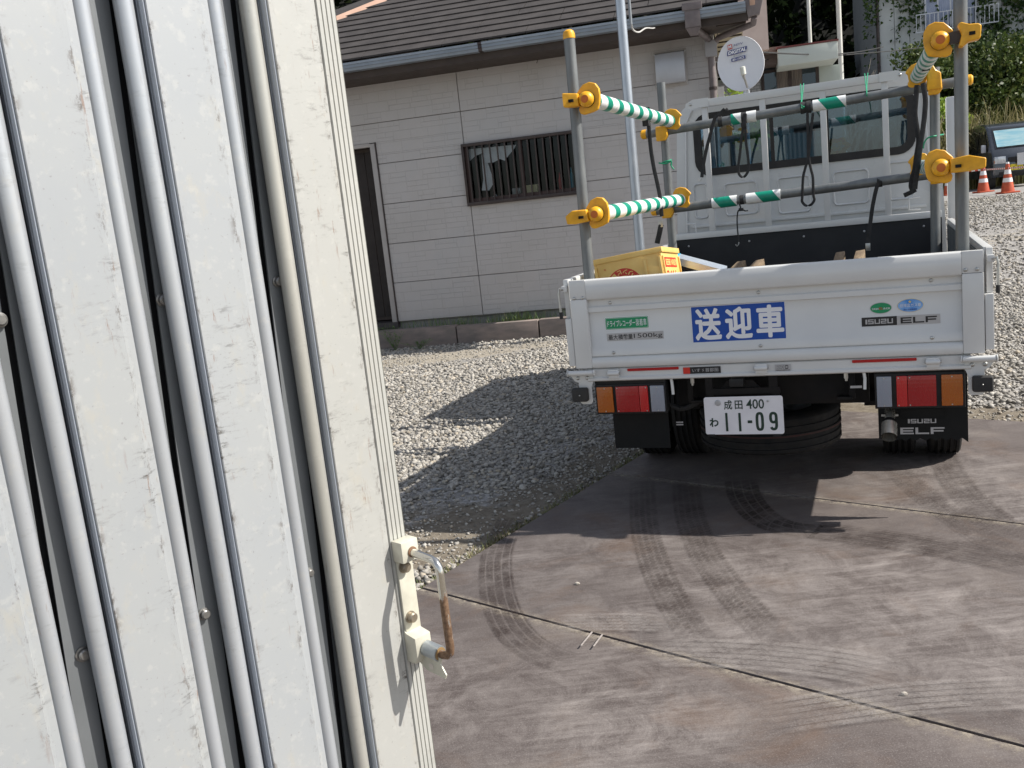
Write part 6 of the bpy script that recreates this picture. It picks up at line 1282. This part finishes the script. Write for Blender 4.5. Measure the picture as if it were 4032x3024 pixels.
# ivy
N_ = 60000; X = rng.uniform(xl-.5, xr+2, N_); Z = rng.uniform(1.5, 9.5, N_)
fx = (X-xl); zline = 6.4-.55*fx+.9*np.sin(fx*1.7)+.5*np.sin(fx*4.1+1)+.3*np.sin(fx*9)
dens = 1/(1+np.exp(-(Z-zline)*2.2)); low = 1/(1+np.exp((Z-(3.0+.35*fx+.4*np.sin(fx*3)))*3.0)); dens = np.maximum(dens, low*(fx > 2.2)); dens *= np.clip(.75+.6*np.sin(X*5.1)*np.sin(Z*4.3+X), .15, 1)
inw = (X > a-.02) & (X < b_+.02) & (Z > zz0-.25); keep = (rng.random(N_) < dens) & ~(inw & (rng.random(N_) < .93)); X, Z = X[keep], Z[keep]
P_ = np.stack([X, np.full(len(X), YB2-.06)-rng.random(len(X))**2*.28*(1+np.sin(X*2.1)*np.sin(Z*2.7)), Z], 1); V, F, t_ = leaves(P_, .15)
iv = npmesh('ivy', V, F, LM['ivy'], None, attr=t_); iv.location = HF.o; iv.rotation_euler = (0, 0, HF.yaw); tag(iv, 'dark green ivy covering the white panelled building', 'ivy', kind='stuff')
# wires
for i, (p, q_) in enumerate((((z6(0, 525), 18), (z6(1350, 395), 27)), ((z5(1990, 470), 15), (z6(700, 440), 22)))):
    A_, B_ = depth(*p[0], p[1]), depth(*q_[0], q_[1]); A2_ = A_-(B_-A_)*.25; B2_ = B_+(B_-A_)*.8
    pts = [A2_.lerp(B2_, k/12)-Vector((0, 0, .12*math.sin(math.pi*k/12)-.06)) for k in range(13)]
    o = MB().tube(pts, .012, 5).build('overhead_wire', MT['rubber']); tag(o, ('lower' if i == 0 else 'upper')+' thin wire crossing in front of the dark trees and pale building', 'wire', 'overhead wires')
# bare shrub
def bare(px, Z, label, h=2.2, seed=3):
    random.seed(seed); q = depth(*px, Z); mb = MB()
    def br(p, d, L_, r_, lv):
        e = p+d*L_; mid = p+d*L_*.5+Vector((random.gauss(0, .03), random.gauss(0, .03), 0)); mb.tube([p, mid, e], [r_, r_*.85, r_*.65], 5, cap=False)
        if lv:
            for _ in range(3 if lv > 1 else 2): nd_ = (d+Vector((random.gauss(0, .5), random.gauss(0, .5), random.gauss(.12, .3)))).normalized(); br(p.lerp(e, random.uniform(.55, 1)), nd_, L_*random.uniform(.55, .8), r_*.6, lv-1)
    for _ in range(5): br(Vector((random.gauss(0, .1), random.gauss(0, .1), -.1)), Vector((random.gauss(0, .3), random.gauss(0, .3), 1)).normalized(), h*.38, .040, 4)
    o = mb.build('bare_shrub', M('pale_twig', (.34, .30, .25), (.22, .19, .16), 9, .9)); o.location = (q.x, q.y, q.z-h*1.1 if q.z > h else 0); tag(o, label, 'shrub'); return o
o = bare((3400, 250), 20.5, 'bare grey-branched shrub right of the thicker white pole', 3.4); o.location.z = 0; o.scale = (1, 1, 1.25)
o = bare((3262, 250), 19.0, 'thin bare branches in front of the pale building wall', 2.7, 9); o.location.z = 0; o.scale = (.8, .8, 1.3)
random.seed(21)
# ============================================================ FOREST, BUSHES, PAMPAS
m, n, b = newmat('shade_black_hillside'); b.inputs['Base Color'].default_value = (.004, .005, .003, 1); b.inputs['Roughness'].default_value = 1  # near-black base colour carries the shade of the wooded slope
hx = np.linspace(-70, 95, 56); hs = np.linspace(0, 1, 24); HX, HS = np.meshgrid(hx, hs); HY = 36+HS*40+3*np.sin(HX*.11); HZ = 1.0+HS**.7*34+1.5*np.sin(HX*.3+HS*9); HZ[0] = -.5
idx = np.arange(HX.size).reshape(HX.shape); Fh = np.stack([idx[:-1, :-1], idx[:-1, 1:], idx[1:, 1:], idx[1:, :-1]], -1).reshape(-1, 4)
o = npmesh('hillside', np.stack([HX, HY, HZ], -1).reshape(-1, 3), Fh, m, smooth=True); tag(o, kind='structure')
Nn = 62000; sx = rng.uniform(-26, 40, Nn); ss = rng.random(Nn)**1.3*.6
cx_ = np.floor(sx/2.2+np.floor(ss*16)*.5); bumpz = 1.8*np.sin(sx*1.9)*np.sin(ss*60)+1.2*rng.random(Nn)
P_ = np.stack([sx, 35+ss*40+3*np.sin(sx*.11)-np.abs(bumpz)*.7, .8+ss**.7*34+bumpz*.8], 1); V, F, t_ = leaves(P_, .48); o = npmesh('forest', V, F, LM['forest'], None, attr=t_); tag(o, 'forest with the shade put into its near-black leaves, on the slope behind the buildings', 'forest', kind='stuff')
def bush(cs, n_per, size, mat, label, name='bush', cat='bush', trunk=True, group=None):
    c0 = Vector(cs[0][0]); base = Vector((c0.x, c0.y, float(gz(c0.x, c0.y)))); B = thing(name, label, cat, loc=tuple(base), group=group)
    V, F, t_ = clumps([(tuple(Vector(c)-base), r) for c, r in cs], n_per, size); npmesh('crown', V, F, LM[mat], B, attr=t_)
    mb = MB()
    for c, r in cs[:5]: c = Vector(c)-base; mb.tube([(0, 0, -.2), (c.x*.5, c.y*.5, c.z*.5), tuple(c)], [.06, .04, .02], 6)
    mb.build('trunk', BARK, B); return B
def spread(px0, px1, Z, k, r=(.9, .8, .7)):
    out = []
    for i in range(k):
        x = random.uniform(px0[0], px1[0]); y = random.uniform(px0[1], px1[1]); q = depth(x, y, Z+random.uniform(-.6, .8)); s = random.uniform(.6, 1.15); out.append(((q.x, q.y, max(q.z, .6)), (r[0]*s, r[1]*s, r[2]*s)))
    return out
bush(spread((3600, 225), (3750, 340), 28.4, 16, (.75, .7, .55)), 330, .14, 'bush', 'broad green bush at the foot of the ivy building, left of the tall scaffold post')
bush(spread((3700, 290), (3900, 430), 28.8, 22, (.8, .7, .6)), 330, .13, 'dark', 'dark green bush behind the tall scaffold post, above the pampas grass')
bush(spread((3860, 210), (4080, 430), 28.3, 30, (.9, .8, .7)), 340, .14, 'bush', 'reddish green bush at the right edge above the dark van')
bush(spread((3800, 150), (4120, 230), 29.6, 12, (.9, .8, .5)), 260, .14, 'dark', 'dark leafy shrub rising against the ivy wall at the right edge')
bush(spread((3690, 430), (3770, 540), 27.4, 10, (.5, .5, .45)), 260, .12, 'bright', 'yellow-green low plants left of the tall scaffold post', 'low_bush')
# pampas-like reed clumps
def reeds(px0, px1, Z, n_, label, group='clumps of tall reed grass'):
    V = []; F = []; T_ = []
    q0 = depth((px0+px1)/2, 620, Z); base = (q0.x, q0.y, float(gz(q0.x, q0.y)))
    for i in range(n_):
        q = depth(random.uniform(px0, px1), 640, Z+random.uniform(-.9, 1.1)); z0 = float(gz(q.x, q.y)); h = random.uniform(1.9, 3.3); a = random.uniform(0, 6.28); l = random.uniform(.5, 1.5); wd = random.uniform(.010, .022); n = len(V); wx, wy = -math.sin(a)*wd, math.cos(a)*wd
        for t in (0, .35, .6, .8, .92, 1):
            z = h*(t-.42*t**3.2*l); r = l*t**2.2; w_ = (1-t)**.5+.05; V += [(q.x+math.cos(a)*r-wx*w_, q.y+math.sin(a)*r-wy*w_, z0+z), (q.x+math.cos(a)*r+wx*w_, q.y+math.sin(a)*r+wy*w_, z0+z)]
        F += [(n+2*j, n+2*j+1, n+2*j+3, n+2*j+2) for j in range(5)]; T_ += [random.random()]*12
    o = npmesh('reed_grass', np.array(V)-np.array(base), np.array(F), LM['reed'], None, attr=np.array(T_)); o.location = base; tag(o, label, 'reed grass', group)
LM['reed'] = leafmat('reed_blade', (.09, .11, .03), (.24, .22, .09), (.55, .48, .30), .2)
reeds(3690, 3790, 27.6, 900, 'clump of tall arching reed grass left of the tall scaffold post'); reeds(3790, 3920, 27.8, 1400, 'clump of tall arching reed grass behind the dark van roof'); reeds(3900, 4100, 28.0, 1900, 'clump of tall reed grass at the right edge behind the dark van')
# ============================================================ VANS, CONES
def van(label, p, yaw, paint, shade=True, plate=True, name='small_van', scale=.93):
    V_ = thing(name, label, 'van', loc=tuple(p), rz=yaw); V_.scale = (scale,)*3
    W_, L_, Hh = 1.475, 3.35, 1.88   # x across (0..W), y length (0 = nose), z up
    side = [(.10, .32), (.0, .42), (.0, .62), (.03, .86), (.10, .98), (.24, 1.10), (.80, 1.74), (1.05, 1.84), (1.6, Hh), (2.9, Hh-.01), (3.2, 1.82), (3.33, 1.1), (3.35, .45), (3.25, .30)]
    n = len(side); xs_ = [0.0, .05, W_-.05, W_]; mb = MB()
    for xi, x in enumerate(xs_):
        for (y, z) in side:
            k = .0 if xi in (1, 2) else 1; tum = .10*max(0, (z-1.0)/.88); xx = x+(tum if x < W_/2 else -tum); mb.v.append((xx, y+(.03 if k and z > .4 else 0), z-(.03 if k and z > 1.7 else 0)))
    for xi in range(3):
        for i in range(n): j = (i+1) % n; mb.f.append((xi*n+i, xi*n+j, (xi+1)*n+j, (xi+1)*n+i))
    mb.f += [tuple(range(n))[::-1], tuple(range(3*n, 4*n))]
    body = mb.build('body', paint, V_, bev=.015, seg=2, smooth=.5)
    def fr(x, t): # point on the windscreen slope
        return (x, .24+.56*t-.012, 1.10+.64*t+.008)
    MB().add([fr(.14, .04), fr(W_-.14, .04), fr(W_-.20, .93), fr(.20, .93)], [(0, 1, 2, 3)]).build('windscreen', MT['vblack'], V_)
    if shade:
        cur = []; 
        for i in range(9): x = .19+(W_-.38)*i/8; cur.append((x, (-.020 if i % 2 else -.032)))
        vs = [(x, fr(x, .10)[1]+dy, fr(x, .10)[2]) for x, dy in cur]+[(x*.93+.05, fr(x, .84)[1]+dy, fr(x, .84)[2]) for x, dy in cur]
        MB().add(vs, [(i, i+1, 9+i+1, 9+i) for i in range(8)]).build('sun_shade', M('silvery_cyan_sunshade', (.30, .43, .45), (.14, .32, .40), 4, .4, .1, stretch=(.5, .5, 4)), V_)
    else: MB().add([(x, y-.015, z+.012) for x, y, z in (fr(.16, .06), fr(W_-.16, .06), fr(W_-.22, .9), fr(.22, .9))], [(0, 1, 2, 3)]).build('glass', MT['skyrefl'], V_)
    for s in (-1, 1):
        X0 = (lambda z, o=.012: (.10*max(0, (z-1.0)/.88)-o) if s < 0 else W_-.10*max(0, (z-1.0)/.88)+o)
        for (y0, y1, y2, y3) in ((.52, 1.30, 1.30, .88), (1.38, 2.15, 2.15, 1.38), (2.22, 3.1, 3.05, 2.22)):
            MB().add([(X0(1.08), y0, 1.08), (X0(1.08), y1, 1.08), (X0(1.66), y2, 1.66), (X0(1.66), y3, 1.66)], [(0, 1, 2, 3)]).build('side_window', MT['vblack'], V_)
        MB().box((X0(.8, .004)-.002, 1.33, .35), (X0(.8, .004)+.002, 1.345, 1.7)).build('door_gap', MT['black'], V_)
        xm = -.14 if s < 0 else W_+.02; MB().box((xm, .52, 1.05), (xm+.12, .60, 1.27)).build('mirror', M('mirror_cover', (.5, .52, .56), None, 9, .4), V_, bev=.02)
        for yy in (.62, 2.85):
            xx = .02 if s < 0 else W_-.02-.16; wh = MB().lathe([(.18, 0), (.27, .0), (.285, .03), (.285, .13), (.27, .16), (.18, .16)], (xx, yy, .285), (1, 0, 0), 24).build('wheel', MT['rubber'], V_)
            MB().lathe([(.17, 0), (.15, .01), (.05, .02)], (xx if s > 0 else xx, yy, .285), (-1 if s < 0 else 1, 0, 0), 14).build('hubcap', M('alloy', (.35, .35, .36), None, 9, .4, .6), wh)
        xl_ = .03 if s < 0 else W_-.33; MB().box((xl_, -.02, .70), (xl_+.30, .08, .90)).build('headlamp', M('headlamp_glass', (.62, .64, .66), (.35, .37, .4), 14, .12, .4), V_, bev=.02); MB().box((xl_-.005 if s < 0 else xl_+.26, -.012, .72), (xl_+.045 if s < 0 else xl_+.30, .09, .80)).build('indicator', MT['amber'], V_)
    MB().box((.40, -.012, .72), (W_-.40, .03, .86)).build('grille', MT['black'], V_, bev=.01); MB().box((.15, -.006, .36), (W_-.15, .02, .47)).build('air_intake', MT['black'], V_, bev=.01)
    MB().tube([(.2, .26, 1.12), (.75, .30, 1.15)], .010, 5).tube([(.8, .26, 1.12), (1.3, .30, 1.15)], .010, 5).build('wiper', MT['black'], V_)
    if plate:
        NPl = MB().box((.45, -.025, .49), (.78, -.0, .655)).build('number_plate', M('yellow_plate', (.72, .58, .02), None, 9, .4), V_); text('lettering', '9-93', MT['ink'], NPl, .50, .50, .76, .59, -.026, bold=.02); text('lettering', '580', MT['ink'], NPl, .56, .61, .68, .645, -.026)
        MB().box((.62, -.06, .62), (1.05, -.03, .95)).build('white_board', M('white_board', (.62, .63, .64), None, 3, .5), V_)
        MB().tube([(.12, .62, 1.74), (.12, .60, 2.45)], .006, 5).build('aerial', MT['black'], V_)
    return V_
MT['vblack'] = M('vehicle_dark_glass', (.012, .014, .016), (.03, .032, .03), 1.5, .08, coat=.5); MT['skyrefl'] = M('sky_reflection_blue', (.04, .09, .30), (.07, .13, .40), 2, .08, .3)  # second one: reflected sky is put into the windscreen's blue base colour
def gpt(px, Z): q = depth(*px, Z); return Vector((q.x, q.y, float(gz(q.x, q.y))))
q = gpt((3912, 738), 24.9)
van('dark grey small van with a silvery sunshade behind its windscreen at the right edge', q, -math.radians(10), M('dark_grey_metallic', (.075, .085, .10), (.06, .068, .08), 3, .22, .5, coat=.8))
q = gpt((3722, 748), 30.5)
van('white van with sky reflection coloured into its windscreen, half hidden between the scaffold posts', q, -math.radians(8), M('white_van_paint', (.72, .73, .74), None, 3, .3, coat=.5), shade=False, plate=False)
def cone(px, Z, label, h=.70, g='orange and white traffic cones'):
    q = gpt(px, Z); c = thing('traffic_cone', label, 'traffic cone', loc=tuple(q), group=g); o_ = M('cone_orange', (.55, .10, .035), (.42, .07, .03), 9, .5) if 'cone_orange' not in bpy.data.materials else bpy.data.materials['cone_orange']
    MB().prism([(-.19, -.19, 0), (.19, -.19, 0), (.19, .19, 0), (-.19, .19, 0)], (0, 0, .035)).build('base', o_, c, bev=.01)
    rr = lambda z: .145-(.145-.032)*(z-.035)/(h-.035)
    cuts = [(.035, .25, 0), (.25, .345, 1), (.345, .43, 0), (.43, .53, 1), (.53, .66, 0), (.66, h, 1)]
    for z0, z1_, k in cuts: MB().lathe([(rr(z0), 0), (rr(z1_), z1_-z0-.0004)], (0, 0, z0), (0, 0, 1), 20).build('white_band' if k else 'orange_section', MT['wsticker'] if k else o_, c)
    return q
c1 = cone((3872, 750), 23.6, 'traffic cone standing left of the dark van front'); c2 = cone((3968, 744), 21.6, 'traffic cone nearest the right edge, in front of the dark van'); c3 = cone((3738, 757), 24.2, 'traffic cone half hidden behind the truck, left of the tall scaffold post'); c4 = c2+(c2-c1)
c0 = gpt((3812, 752), 24.0)
rs = stripe_mat('red_white_bar', 0, .16, .5, WHT, (.55, .06, .03), (0, 0))
for a, b_, lab in ((c3, c1, 'red and white striped bar between the hidden cone and the left cone'), (c1, c2, 'red and white striped bar linking the two cones by the van'), (c2, c4, 'red and white striped bar running off the right edge from the nearest cone')):
    a = a+Vector((0, 0, .56)); b_ = b_+Vector((0, 0, .56)); d = b_-a; o = MB().tube([(0, 0, 0), (d.length, 0, 0)], .017, 10).build('cone_bar', rs); o.location = a; o.rotation_euler = (0, -math.asin(d.z/d.length), math.atan2(d.y, d.x)); tag(o, lab, 'barrier bar', 'striped bars between the cones')
print('objects', len(bpy.data.objects), 'tris', sum(len(o.data.polygons) for o in bpy.data.objects if o.type == 'MESH'))
